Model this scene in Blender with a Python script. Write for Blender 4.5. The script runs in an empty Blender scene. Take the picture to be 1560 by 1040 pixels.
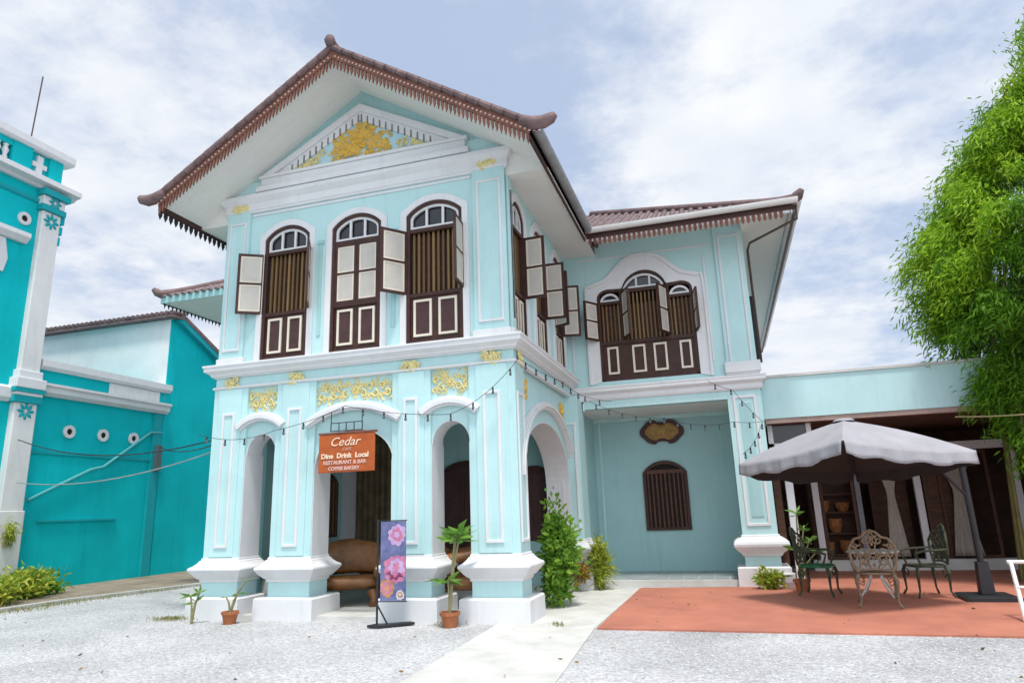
import bpy, bmesh, math, random
import numpy as np
from mathutils import Vector, Matrix
S = bpy.context.scene
C = S.collection
R = math.radians
random.seed(7)
# ------------------------------------------------------------------ camera
yaw, pit, rol = R(-16.745), R(13.863), R(-2.0)
CAM = Vector((2.931, -9.659, 1.55)); FPX = 1030.1
fw = Vector((math.sin(yaw)*math.cos(pit), math.cos(yaw)*math.cos(pit), math.sin(pit)))
rt = Vector((math.cos(yaw), -math.sin(yaw), 0)); up = rt.cross(fw)
r2 = rt*math.cos(rol)+up*math.sin(rol); u2 = -rt*math.sin(rol)+up*math.cos(rol)
cd = bpy.data.cameras.new('camera'); cam = bpy.data.objects.new('camera', cd); C.objects.link(cam)
cd.sensor_width = 36; cd.sensor_fit = 'HORIZONTAL'; cd.lens = FPX/1560*36; cd.clip_end = 2000; cd.clip_start = .05
M3 = Matrix((r2, u2, -fw)).transposed()
cam.matrix_world = Matrix.Translation(CAM) @ M3.to_4x4()
S.camera = cam
S.view_settings.view_transform = 'Standard'; S.view_settings.look = 'None'
S.view_settings.exposure = 0.50; S.view_settings.gamma = 1
# ------------------------------------------------------------------ sky and sun
SUN_EL, SUN_AZ = R(71), R(158)
w = bpy.data.worlds.new('World'); S.world = w; w.use_nodes = True
nt = w.node_tree; N = nt.nodes; L = nt.links; N.clear()
def nd(t, **k):
    n = N.new(t)
    for a, b in k.items(): setattr(n, a, b)
    return n
sky = nd('ShaderNodeTexSky', sky_type='NISHITA', sun_disc=False, sun_elevation=SUN_EL, sun_rotation=SUN_AZ)
sky.air_density = 1.0; sky.dust_density = 1.5
tc = nd('ShaderNodeTexCoord')
def wmath(op, a, b=None, c=None, clamp=False):
    n = nd('ShaderNodeMath', operation=op, use_clamp=clamp)
    for i, v in enumerate((a, b, c)):
        if v is None: continue
        if isinstance(v, (int, float)): n.inputs[i].default_value = v
        else: L.new(v, n.inputs[i])
    return n.outputs[0]
sep = nd('ShaderNodeSeparateXYZ'); L.new(tc.outputs['Generated'], sep.inputs[0])
zc = wmath('ADD', wmath('MAXIMUM', sep.outputs[2], 0.0), 0.16)      # cloud deck: flatten towards the horizon
comb = nd('ShaderNodeCombineXYZ')
L.new(wmath('DIVIDE', sep.outputs[0], zc), comb.inputs[0]); L.new(wmath('DIVIDE', sep.outputs[1], zc), comb.inputs[1])
def noise(scale, detail, rough, off):
    mp = nd('ShaderNodeMapping'); mp.inputs['Location'].default_value = off
    L.new(comb.outputs[0], mp.inputs[0])
    n = nd('ShaderNodeTexNoise'); n.inputs['Scale'].default_value = scale; n.inputs['Detail'].default_value = detail
    n.inputs['Roughness'].default_value = rough; L.new(mp.outputs[0], n.inputs['Vector']); return n.outputs['Fac']
def px_dir(px, py):
    return (fw + r2*((px-780)/FPX) - u2*((py-520)/FPX)).normalized()
def lobe(px, py, k):
    d = nd('ShaderNodeVectorMath', operation='DOT_PRODUCT'); d.inputs[1].default_value = px_dir(px, py)
    nrm = nd('ShaderNodeVectorMath', operation='NORMALIZE'); L.new(tc.outputs['Generated'], nrm.inputs[0])
    L.new(nrm.outputs[0], d.inputs[0])
    return wmath('EXPONENT', wmath('MULTIPLY', wmath('SUBTRACT', d.outputs['Value'], 1.0), k))
dens = wmath('MULTIPLY_ADD', noise(1.5, 9, .62, (3.2, 1.1, 0)), 2.1, -.68)
dens = wmath('ADD', dens, wmath('MULTIPLY_ADD', noise(4.6, 9, .62, (1.7, 6.3, 0)), 1.6, -.8))
dens = wmath('ADD', dens, wmath('MULTIPLY', lobe(100, 420, 9), .55))
dens = wmath('ADD', dens, wmath('MULTIPLY', lobe(1190, 170, 32), .85))
dens = wmath('ADD', dens, wmath('MULTIPLY', lobe(1250, 560, 200), .75))
dens = wmath('SUBTRACT', dens, wmath('MULTIPLY', lobe(760, 120, 22), .42))
dens = wmath('SUBTRACT', dens, wmath('MULTIPLY', lobe(1330, 430, 90), .5))
mr = nd('ShaderNodeMapRange', interpolation_type='SMOOTHSTEP'); L.new(dens, mr.inputs[0])
mr.inputs[1].default_value = .15; mr.inputs[2].default_value = 1.0; mr.inputs[3].default_value = .12; mr.inputs[4].default_value = 1.0
shade = noise(3.2, 6, .55, (9.1, 4.4, 0))
ccol = nd('ShaderNodeMix', data_type='RGBA'); L.new(wmath('MULTIPLY_ADD', shade, 2.2, -.6, clamp=True), ccol.inputs[0])
ccol.inputs[6].default_value = (5.3, 5.75, 6.5, 1); ccol.inputs[7].default_value = (6.9, 7.0, 7.15, 1)
blue = nd('ShaderNodeMix', data_type='RGBA'); blue.inputs[0].default_value = .72
L.new(sky.outputs[0], blue.inputs[6]); blue.inputs[7].default_value = (3.4, 4.3, 6.0, 1)
mx = nd('ShaderNodeMix', data_type='RGBA'); L.new(mr.outputs[0], mx.inputs[0])
L.new(blue.outputs[2], mx.inputs[6]); L.new(ccol.outputs[2], mx.inputs[7])
# broad bright patch added to the unseen sky behind the camera to brighten walls
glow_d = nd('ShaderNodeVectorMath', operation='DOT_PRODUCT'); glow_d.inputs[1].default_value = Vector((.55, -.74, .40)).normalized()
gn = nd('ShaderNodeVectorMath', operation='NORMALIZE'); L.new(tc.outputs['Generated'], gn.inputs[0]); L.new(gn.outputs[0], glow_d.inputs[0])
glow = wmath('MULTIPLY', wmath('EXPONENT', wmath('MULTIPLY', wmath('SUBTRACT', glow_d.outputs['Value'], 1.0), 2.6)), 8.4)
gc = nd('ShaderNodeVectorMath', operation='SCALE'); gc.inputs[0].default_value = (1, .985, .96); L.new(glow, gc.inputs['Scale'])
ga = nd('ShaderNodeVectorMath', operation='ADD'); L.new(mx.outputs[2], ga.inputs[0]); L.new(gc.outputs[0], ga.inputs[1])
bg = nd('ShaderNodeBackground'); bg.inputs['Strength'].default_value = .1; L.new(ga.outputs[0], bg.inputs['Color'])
ow = nd('ShaderNodeOutputWorld'); L.new(bg.outputs[0], ow.inputs['Surface'])
ld = bpy.data.lights.new('sun', 'SUN'); ld.energy = 2.5; ld.angle = R(8); ld.color = (1, .96, .9)
sun = bpy.data.objects.new('sun', ld); C.objects.link(sun)
sd = Vector((math.sin(SUN_AZ)*math.cos(SUN_EL), math.cos(SUN_AZ)*math.cos(SUN_EL), math.sin(SUN_EL)))
sun.rotation_euler = sd.to_track_quat('Z', 'Y').to_euler(); sun.location = (0, -5, 20)
# ------------------------------------------------------------------ materials
def mat(name, col, rough=.7, var=.08, vs=3.0, bump=0, bs=40, spec=.3, col2=None, metal=0, stretch=None, island=0, transl=0, streak=0):
    m = bpy.data.materials.new(name); m.use_nodes = True
    n = m.node_tree.nodes; l = m.node_tree.links; b = n['Principled BSDF']
    b.inputs['Roughness'].default_value = rough; b.inputs['Metallic'].default_value = metal
    b.inputs['Specular IOR Level'].default_value = spec
    t = n.new('ShaderNodeTexCoord'); src = t.outputs['Object']
    if stretch:
        mp = n.new('ShaderNodeMapping'); mp.inputs['Scale'].default_value = stretch; l.new(src, mp.inputs[0]); src = mp.outputs[0]
    ns = n.new('ShaderNodeTexNoise'); ns.inputs['Scale'].default_value = vs; ns.inputs['Detail'].default_value = 8; ns.inputs['Roughness'].default_value = .65
    l.new(src, ns.inputs['Vector'])
    c2 = col2 or tuple(min(1, c*(1-3*var)) for c in col)
    cr = n.new('ShaderNodeMapRange'); cr.inputs[1].default_value = .35; cr.inputs[2].default_value = .72
    fac = ns.outputs['Fac']
    if island:
        g = n.new('ShaderNodeNewGeometry'); mm = n.new('ShaderNodeMix'); mm.inputs[0].default_value = island
        l.new(fac, mm.inputs[2]); l.new(g.outputs['Random Per Island'], mm.inputs[3]); fac = mm.outputs[0]
        cr.inputs[1].default_value = .1; cr.inputs[2].default_value = .9
    l.new(fac, cr.inputs[0])
    mix = n.new('ShaderNodeMix'); mix.data_type = 'RGBA'
    mix.inputs[6].default_value = (*col, 1); mix.inputs[7].default_value = (*c2, 1); l.new(cr.outputs[0], mix.inputs[0])
    outc = mix.outputs[2]
    if streak:                                                     # rain streaks and grime on old paint
        mp = n.new('ShaderNodeMapping'); mp.inputs['Scale'].default_value = (5, 5, .35); l.new(t.outputs['Object'], mp.inputs[0])
        s2 = n.new('ShaderNodeTexNoise'); s2.inputs['Scale'].default_value = 1.6; s2.inputs['Detail'].default_value = 7; l.new(mp.outputs[0], s2.inputs['Vector'])
        r3 = n.new('ShaderNodeMapRange'); r3.inputs[1].default_value = .55; r3.inputs[2].default_value = .8; r3.inputs[4].default_value = streak
        l.new(s2.outputs['Fac'], r3.inputs[0])
        mx2 = n.new('ShaderNodeMix'); mx2.data_type = 'RGBA'; l.new(r3.outputs[0], mx2.inputs[0]); l.new(outc, mx2.inputs[6])
        mx2.inputs[7].default_value = tuple(c*.55 for c in col)+(1,); outc = mx2.outputs[2]
    l.new(outc, b.inputs['Base Color'])
    if bump:
        nb = n.new('ShaderNodeTexNoise'); nb.inputs['Scale'].default_value = bs; nb.inputs['Detail'].default_value = 5; l.new(src, nb.inputs['Vector'])
        bp = n.new('ShaderNodeBump'); bp.inputs['Strength'].default_value = bump; bp.inputs['Distance'].default_value = .02
        l.new(nb.outputs['Fac'], bp.inputs['Height']); l.new(bp.outputs[0], b.inputs['Normal'])
    if transl:
        tr = n.new('ShaderNodeBsdfTranslucent'); l.new(outc, tr.inputs['Color'])
        ms = n.new('ShaderNodeMixShader'); ms.inputs[0].default_value = transl
        l.new(b.outputs[0], ms.inputs[1]); l.new(tr.outputs[0], ms.inputs[2]); l.new(ms.outputs[0], n['Material Output'].inputs[0])
    return m
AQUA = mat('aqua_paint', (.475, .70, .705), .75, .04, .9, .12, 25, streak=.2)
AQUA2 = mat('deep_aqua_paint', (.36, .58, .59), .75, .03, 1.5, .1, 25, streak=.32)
WHITE = mat('white_paint', (.69, .70, .71), .7, .03, 1.7, .1, 30, streak=.22)
CREAM = mat('cream_paint', (.72, .66, .55), .6, .05, 4)
SOFF = mat('soffit_board', (.74, .75, .71), .7, .03, 2, .25, 3, stretch=(1, 14, 1))
BROWN = mat('brown_woodwork', (.062, .026, .020), .5, .15, 6, .15, 30)
DARKP = mat('dark_panel_wood', (.075, .035, .035), .55, .12, 8)
BARS = mat('varnished_bars', (.27, .17, .065), .5, .15, 9, stretch=(6, 6, 1), col2=(.10, .055, .025), island=.7)
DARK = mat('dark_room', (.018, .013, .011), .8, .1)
PANE = mat('frosted_pane', (.52, .50, .45), .35, .04, 5)
GLASS = mat('dark_glass', (.02, .022, .025), .12, .1, spec=.6)
GOLD = mat('gold_stucco', (.78, .52, .11), .5, .1, 12, .3, 60)
PGOLD = mat('pale_gold_stucco', (.80, .70, .33), .55, .1, 12, .3, 60)
FRET = mat('fretwork_wood', (.21, .088, .058), .65, .15, 7, col2=(.11, .045, .035))
TILE = mat('clay_tile', (.22, .15, .145), .8, .15, 5, .4, 30, col2=(.10, .065, .07))
TILEW = mat('weathered_tile', (.27, .205, .205), .85, .15, 6, .4, 30, col2=(.10, .075, .08))
GUTW = mat('white_gutter', (.74, .74, .72), .5, .04, 3)
GUTG = mat('grey_gutter', (.30, .31, .32), .5, .1, 3)
PIPE = mat('brown_pipe', (.10, .07, .06), .5, .1)
TEAL = mat('teal_paint', (.003, .52, .56), .8, .07, .8, .12, 14, spec=.12, streak=.35)
TEALD = mat('dark_teal_paint', (.004, .36, .40), .7, .05, .8, .1, 14)
ROSE = mat('pale_wall_paint', (.76, .77, .77), .75, .04, 1.2, .1, 12, streak=.2)
TERRA = mat('terracotta_paving', (.50, .19, .125), .72, .07, 1.1, .25, 30, col2=(.34, .13, .09))
CONC = mat('concrete', (.50, .50, .48), .85, .1, 2.2, .3, 30, col2=(.36, .355, .33))
PALEC = mat('pale_concrete', (.60, .60, .575), .85, .06, 1.8, .25, 30, col2=(.44, .43, .40))
DIRT = mat('dirt', (.30, .25, .19), .95, .15, 1.5, .8, 14, col2=(.16, .13, .10))
FLOORT = mat('grey_floor_tile', (.34, .37, .37), .35, .1, 3)
WOOD = mat('carved_wood', (.34, .15, .045), .42, .2, 3.5, .5, 9, col2=(.12, .05, .018), spec=.5)
POTM = mat('terracotta_pot', (.42, .15, .065), .8, .12, 9, .2, 40)
IRON = mat('black_iron', (.025, .026, .03), .5, .1)
ALUM = mat('bronze_cast_metal', (.22, .16, .095), .45, .15, 18, .3, 60, col2=(.10, .075, .05), spec=.5)
GREENM = mat('green_cast_metal', (.05, .06, .035), .5, .12, 12, .2, 60)
SCROLL = mat('white_cast_metal', (.55, .54, .52), .5, .1, 12)
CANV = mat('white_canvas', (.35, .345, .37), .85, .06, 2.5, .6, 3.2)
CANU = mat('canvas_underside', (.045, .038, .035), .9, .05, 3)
CURT = mat('grey_curtain', (.42, .38, .33), .9, .1, 3, .4, 8, stretch=(12, 12, 1))
SHELF = mat('brown_timber', (.10, .045, .026), .6, .2, 4, .2, 20, stretch=(1, 1, 6))
SIGNM = mat('orange_sign_board', (.46, .11, .024), .5, .12, 4, col2=(.31, .062, .016))
LETT = mat('cream_lettering', (.80, .60, .44), .6, .03)
WIRE = mat('black_cable', (.03, .035, .04), .6, .1)
BULB = mat('bulb_glass', (.10, .12, .13), .2, .1, spec=.6)
STEEL = mat('white_tube', (.70, .70, .68), .4, .05)
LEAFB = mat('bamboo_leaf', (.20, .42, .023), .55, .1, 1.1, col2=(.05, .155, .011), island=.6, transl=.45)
LEAFY = mat('sunlit_bamboo_leaf', (.42, .60, .03), .55, .1, 1.1, col2=(.18, .39, .022), island=.6, transl=.42)  # lighter leaf colour that paints sunlight onto the crown's left edge and top
LEAFG = mat('shrub_leaf', (.29, .50, .06), .5, .1, 3, col2=(.08, .22, .025), island=.75, transl=.4)
LEAFC = mat('croton_leaf', (.55, .55, .07), .5, .1, 3, col2=(.14, .27, .03), island=.75, transl=.35)
LEAFF = mat('plumeria_leaf', (.19, .36, .05), .5, .1, 4, col2=(.08, .20, .03), island=.6, transl=.3)
STEM = mat('grey_green_stem', (.27, .25, .13), .8, .12, 8, .2, 30)
TRUNK = mat('bamboo_culm', (.16, .15, .05), .6, .15, 5)
NAVY = mat('navy_print', (.085, .10, .22), .5, .3, 7, col2=(.20, .22, .40))
PINK = mat('pink_print', (.55, .22, .34), .5, .2, 8, col2=(.36, .10, .20))
LILAC = mat('lilac_print', (.52, .38, .58), .5, .15, 8, col2=(.38, .22, .44))
ORNG = mat('peach_print', (.58, .28, .14), .5, .2, 8)
JAR = mat('grey_glazed_jar', (.33, .34, .33), .5, .15, 6)
# gravel: voronoi stones with bump
def gravel_mat():
    m = mat('white_gravel', (.60, .60, .60), .95, .05)
    n = m.node_tree.nodes; l = m.node_tree.links; b = n['Principled BSDF']; t = n['Texture Coordinate']
    v = n.new('ShaderNodeTexVoronoi'); v.inputs['Scale'].default_value = 34; l.new(t.outputs['Object'], v.inputs['Vector'])
    v2 = n.new('ShaderNodeTexNoise'); v2.inputs['Scale'].default_value = .55; v2.inputs['Detail'].default_value = 6; l.new(t.outputs['Object'], v2.inputs['Vector'])
    sx = n.new('ShaderNodeSeparateColor'); l.new(v.outputs['Color'], sx.inputs[0])
    mr = n.new('ShaderNodeMapRange'); mr.inputs[3].default_value = .38; mr.inputs[4].default_value = .62; l.new(sx.outputs[0], mr.inputs[0])
    m2 = n.new('ShaderNodeMapRange'); m2.inputs[1].default_value = .4; m2.inputs[2].default_value = .7; m2.inputs[3].default_value = 1; m2.inputs[4].default_value = .66; l.new(v2.outputs['Fac'], m2.inputs[0])
    mu = n.new('ShaderNodeMath'); mu.operation = 'MULTIPLY'; l.new(mr.outputs[0], mu.inputs[0]); l.new(m2.outputs[0], mu.inputs[1])
    cb = n.new('ShaderNodeCombineColor'); 
    for i, k in enumerate((.985, .99, 1.0)):
        q = n.new('ShaderNodeMath'); q.operation = 'MULTIPLY'; q.inputs[1].default_value = k; l.new(mu.outputs[0], q.inputs[0]); l.new(q.outputs[0], cb.inputs[i])
    l.new(cb.outputs[0], b.inputs['Base Color'])
    bp = n.new('ShaderNodeBump'); bp.inputs['Strength'].default_value = .8; bp.inputs['Distance'].default_value = .02; bp.invert = True
    l.new(v.outputs['Distance'], bp.inputs['Height']); l.new(bp.outputs[0], b.inputs['Normal'])
    return m
GRAVEL = gravel_mat()
# ------------------------------------------------------------------ helpers
class Frame:
    def __init__(s, O, U, Nn): s.O = Vector(O); s.U = Vector(U); s.N = Vector(Nn); s.Z = Vector((0, 0, 1))
    def __call__(s, u, z, n): return s.O+s.U*u+s.Z*z+s.N*n
W0 = Frame((0, 0, 0), (1, 0, 0), (0, 1, 0))            # plan frame: u = x, n = y
FRONT = Frame((0, 0, 0), (1, 0, 0), (0, -1, 0))
SIDE = Frame((0, 0, 0), (0, 1, 0), (1, 0, 0))
D = 4.236
WING = Frame((0, D, 0), (1, 0, 0), (0, -1, 0))
NX = -13.32
NEIGH = Frame((NX, 0, 0), (0, 1, 0), (1, 0, 0))
class MB:
    def __init__(s): s.v = []; s.f = []; s.m = []
    def poly(s, pts, mi=0):
        b = len(s.v); s.v += [Vector(p) for p in pts]; s.f.append(tuple(range(b, b+len(pts)))); s.m.append(mi); return s
    def mesh(s, vs, fs, mi=0):
        b = len(s.v); s.v += [Vector(p) for p in vs]
        for f in fs: s.f.append(tuple(b+i for i in f)); s.m.append(mi)
        return s
    def box(s, F, u0, u1, z0, z1, n0, n1, mi=0):
        vs = [F(u, z, n) for n in (n0, n1) for z in (z0, z1) for u in (u0, u1)]
        return s.mesh(vs, [(0, 1, 3, 2), (4, 6, 7, 5), (0, 4, 5, 1), (2, 3, 7, 6), (0, 2, 6, 4), (1, 5, 7, 3)], mi)
    def prism(s, F, pts, n0, n1, mi=0):
        k = len(pts); vs = [F(u, z, n0) for u, z in pts]+[F(u, z, n1) for u, z in pts]
        return s.mesh(vs, [tuple(range(k)), tuple(range(2*k-1, k-1, -1))]+[(i, (i+1) % k, k+(i+1) % k, k+i) for i in range(k)], mi)
    def band(s, F, inn, out, n0, n1, mi=0, closed=False):
        k = len(inn); P = [[F(u, z, n) for u, z in line] for n in (n0, n1) for line in (inn, out)]
        vs = sum(P, []); fs = []
        for i in range(k if closed else k-1):
            j = (i+1) % k
            fs += [(i, j, k+j, k+i), (2*k+i, 3*k+i, 3*k+j, 2*k+j), (i, 2*k+i, 2*k+j, j), (k+i, k+j, 3*k+j, 3*k+i)]
        if not closed:
            for i in (0, k-1): fs.append((i, k+i, 3*k+i, 2*k+i))
        return s.mesh(vs, fs, mi)
    def rect(s, F, u0, u1, z0, z1, w, n0, n1, mi=0):
        return s.band(F, [(u0+w, z0+w), (u1-w, z0+w), (u1-w, z1-w), (u0+w, z1-w)], [(u0, z0), (u1, z0), (u1, z1), (u0, z1)], n0, n1, mi, True)
    def tube(s, pts, r, seg=6, mi=0, closed=False):
        pts = [Vector(p) for p in pts]; k = len(pts); rr = r if isinstance(r, (list, tuple)) else [r]*k
        vs = []; prev = None
        for i, p in enumerate(pts):
            t = (pts[min(i+1, k-1)]-pts[max(i-1, 0)])
            if closed: t = pts[(i+1) % k]-pts[i-1]
            t.normalize()
            a = prev-t*prev.dot(t) if prev is not None else t.orthogonal()
            if a.length < 1e-6: a = t.orthogonal()
            a.normalize(); prev = a; b = t.cross(a)
            vs += [p+(a*math.cos(q)+b*math.sin(q))*rr[i] for q in [2*math.pi*j/seg for j in range(seg)]]
        fs = []
        for i in range(k if closed else k-1):
            i2 = (i+1) % k
            fs += [(i*seg+j, i*seg+(j+1) % seg, i2*seg+(j+1) % seg, i2*seg+j) for j in range(seg)]
        if not closed: fs += [tuple(range(seg-1, -1, -1)), tuple((k-1)*seg+j for j in range(seg))]
        return s.mesh(vs, fs, mi)
    def lathe(s, c, prof, seg=16, mi=0):
        c = Vector(c); vs = []
        for r, z in prof: vs += [c+Vector((r*math.cos(2*math.pi*j/seg), r*math.sin(2*math.pi*j/seg), z)) for j in range(seg)]
        k = len(prof); fs = [(i*seg+j, i*seg+(j+1) % seg, (i+1)*seg+(j+1) % seg, (i+1)*seg+j) for i in range(k-1) for j in range(seg)]
        fs += [tuple(range(seg-1, -1, -1)), tuple((k-1)*seg+j for j in range(seg))]
        return s.mesh(vs, fs, mi)
    def stack(s, x0, x1, y0, y1, prof, mi=0):                        # rectangular column: profile of (overhang, z)
        vs = []
        for o, z in prof: vs += [Vector((x0-o, y0-o, z)), Vector((x1+o, y0-o, z)), Vector((x1+o, y1+o, z)), Vector((x0-o, y1+o, z))]
        k = len(prof); fs = [(i*4+j, i*4+(j+1) % 4, (i+1)*4+(j+1) % 4, (i+1)*4+j) for i in range(k-1) for j in range(4)]
        fs += [(3, 2, 1, 0), tuple((k-1)*4+j for j in range(4))]
        return s.mesh(vs, fs, mi)
    def sweep(s, path, prof, mi=0):                                   # profile (n, z) swept along a plan polyline, n to its right
        P = [Vector((p[0], p[1], 0)) for p in path]; k = len(prof); vs = []
        for i, p in enumerate(P):
            ds = []
            if i > 0: ds.append((P[i]-P[i-1]).normalized())
            if i < len(P)-1: ds.append((P[i+1]-P[i]).normalized())
            ns = [Vector((d.y, -d.x, 0)) for d in ds]
            m = ns[0] if len(ns) == 1 else (ns[0]+ns[1])/(1+ns[0].dot(ns[1]))
            vs += [p+m*n+Vector((0, 0, z)) for n, z in prof]
        fs = [(i*k+j, i*k+(j+1) % k, (i+1)*k+(j+1) % k, (i+1)*k+j) for i in range(len(P)-1) for j in range(k)]
        fs += [tuple(range(k)), tuple((len(P)-1)*k+j for j in range(k-1, -1, -1))]
        return s.mesh(vs, fs, mi)
    def blob(s, c, r, mi=0, seg=8):
        c = Vector(c); r = r if isinstance(r, (list, tuple)) else (r, r, r)
        vs = []; rings = seg//2+1
        for i in range(rings):
            th = math.pi*(i+.02)/(rings-.96)
            th = min(max(math.pi*i/(rings-1), .05), math.pi-.05)
            vs += [c+Vector((r[0]*math.sin(th)*math.cos(2*math.pi*j/seg), r[1]*math.sin(th)*math.sin(2*math.pi*j/seg), r[2]*math.cos(th))) for j in range(seg)]
        fs = [(i*seg+j, (i+1)*seg+j, (i+1)*seg+(j+1) % seg, i*seg+(j+1) % seg) for i in range(rings-1) for j in range(seg)]
        fs += [tuple(range(seg)), tuple((rings-1)*seg+j for j in range(seg-1, -1, -1))]
        return s.mesh(vs, fs, mi)
    def build(s, name, mats, parent=None, smooth=False, label=None, bevel=0):
        if not isinstance(mats, (list, tuple)): mats = [mats]
        me = bpy.data.meshes.new(name); me.from_pydata([tuple(v) for v in s.v], [], s.f)
        me.polygons.foreach_set('material_index', s.m)
        for m in mats: me.materials.append(m)
        bm = bmesh.new(); bm.from_mesh(me); bmesh.ops.recalc_face_normals(bm, faces=bm.faces); bm.to_mesh(me); bm.free()
        if smooth: me.polygons.foreach_set('use_smooth', [True]*len(me.polygons))
        o = bpy.data.objects.new(name, me); C.objects.link(o)
        if parent: attach(o, parent)
        if bevel:
            b = o.modifiers.new('bevel', 'BEVEL'); b.width = bevel; b.segments = 2; b.limit_method = 'ANGLE'; b.angle_limit = R(40)
        if label: o['label'] = label
        return o
WLOC = {}
def attach(o, parent):
    o.parent = parent; o.matrix_parent_inverse = Matrix.Translation(-WLOC.get(parent.name, Vector((0, 0, 0))))
def thing(name, label, cat, loc=(0, 0, 0), group=None):
    o = bpy.data.objects.new(name, None); C.objects.link(o); o.location = loc; WLOC[o.name] = Vector(loc)
    o.empty_display_size = .2
    return tag(o, label, cat, group)
def tag(o, label, cat, group=None):
    o['label'] = label; o['category'] = cat
    if group: o['group'] = group
    return o
def struct(o): o['kind'] = 'structure'; return o
def arc(a, b, spring, rise, seg=16):                                 # elliptical arch from (b, spring) over the top to (a, spring)
    c = (a+b)/2; h = (b-a)/2
    return [(c+h*math.cos(math.pi*i/seg), spring+rise*math.sin(math.pi*i/seg)) for i in range(seg+1)]
def segarc(a, b, spring, rise, seg=14):                              # circular segment arch
    c = (a+b)/2; h = (b-a)/2; Rr = (h*h+rise*rise)/(2*rise); t = math.asin(min(1, h/Rr))
    return [(c+Rr*math.sin(t-2*t*i/seg), spring+rise-Rr+Rr*math.cos(t-2*t*i/seg)) for i in range(seg+1)]
def bay(mb, F, u0, u1, z0, z1, n0, n1, a, b, sill, crv, mi=0):      # wall bay with one arched opening
    if a > u0: mb.box(F, u0, a, z0, z1, n0, n1, mi)
    if b < u1: mb.box(F, b, u1, z0, z1, n0, n1, mi)
    if sill > z0: mb.box(F, a, b, z0, sill, n0, n1, mi)
    k = len(crv)-1
    for (ua, za), (ub, zb) in zip(crv[:-1], crv[1:]):
        mb.poly([F(ua, za, n1), F(ub, zb, n1), F(ub, z1, n1), F(ua, z1, n1)], mi)
        mb.poly([F(ua, za, n0), F(ub, zb, n0), F(ub, z1, n0), F(ua, z1, n0)], mi)
        mb.poly([F(ua, za, n0), F(ub, zb, n0), F(ub, zb, n1), F(ua, za, n1)], mi)
    mb.poly([F(a, z1, n0), F(b, z1, n0), F(b, z1, n1), F(a, z1, n1)], mi)
    for u, z in (crv[0], crv[-1]):
        if z > sill and False: pass
def off(crv, d):                                                     # offset polyline outward
    out = []
    for i in range(len(crv)):
        p0 = Vector(crv[max(i-1, 0)]); p1 = Vector(crv[min(i+1, len(crv)-1)]); t = (p1-p0).normalized()
        out.append((crv[i][0]+t.y*d, crv[i][1]-t.x*d))
    return out
def curl(mb, F, u, z, n, s, flip=1, mi=0, r=.014, turns=1.3, rot=0):
    pts = []
    for i in range(15):
        t = i/14; a = rot+flip*(t*turns*2*math.pi); rad = s*(1-t*.8)
        pts.append(F(u+rad*math.cos(a), z+rad*math.sin(a), n))
    mb.tube(pts, [r*(1-.5*i/14) for i in range(15)], 5, mi)
def petal(mb, F, u, z, n, L_, Wd, ang, h=.02, mi=0):
    c, s_ = math.cos(ang), math.sin(ang)
    pr = [(0, 0), (.3, .42), (.65, .5), (1, 0), (.65, -.5), (.3, -.42)]
    base = [F(u+(a*L_)*c-(b*Wd)*s_, z+(a*L_)*s_+(b*Wd)*c, n) for a, b in pr]
    top = F(u+.5*L_*c, z+.5*L_*s_, n+h)
    vs = base+[top]
    mb.mesh(vs, [(i, (i+1) % 6, 6) for i in range(6)]+[(5, 4, 3, 2, 1, 0)], mi)
def scrollwork(mb, F, u0, u1, zlo, zhi, n, dens=60, mi=0, rnd=None):
    rnd = rnd or random
    area = (u1-u0)
    for i in range(int(dens*area)):
        u = rnd.uniform(u0, u1); lo = zlo(u) if callable(zlo) else zlo; hi = zhi(u) if callable(zhi) else zhi
        if hi-lo < .04: continue
        z = rnd.uniform(lo+.02, hi-.02)
        if rnd.random() < .35: curl(mb, F, u, z, n+.012, rnd.uniform(.035, .06), rnd.choice((-1, 1)), mi, .012, rot=rnd.uniform(0, 6))
        else: petal(mb, F, u, z, n+.004+rnd.uniform(0, .006), rnd.uniform(.06, .11), rnd.uniform(.035, .055), rnd.uniform(0, 6.28), .026, mi)
def vine(mb, F, u0, u1, zf, hf, n, mi=0):                             # mirrored acanthus scroll from a central flower
    c = (u0+u1)/2; half = (u1-u0)/2; k = max(1, int(half/.115))
    zc_, hc = zf(c), hf(c)
    for a in range(8): petal(mb, F, c, zc_, n+.008, min(.10, hc*.5), .055, a*.785, .03, mi)
    mb.blob(F(c, zc_, n+.03), .022, mi, 6)
    for sg in (-1, 1):
        for i in range(k):
            u = c+sg*(.10+(half-.13)*(i+.5)/k); z = zf(u); h = hf(u); d = 1 if i % 2 else -1
            curl(mb, F, u, z+d*h*.16, n+.018, min(.062, h*.26), sg*d, mi, .019, 1.25, rot=-d*1.57)
            for a in (.5, 1.3, 2.2): petal(mb, F, u-sg*.02, z-d*h*.12, n+.006, min(.12, h*.42), .045, -d*a if sg > 0 else -d*(3.14-a), .028, mi)
            petal(mb, F, u+sg*.05, z+d*h*.30, n+.008, .06, .035, d*1.57, .025, mi)
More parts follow.
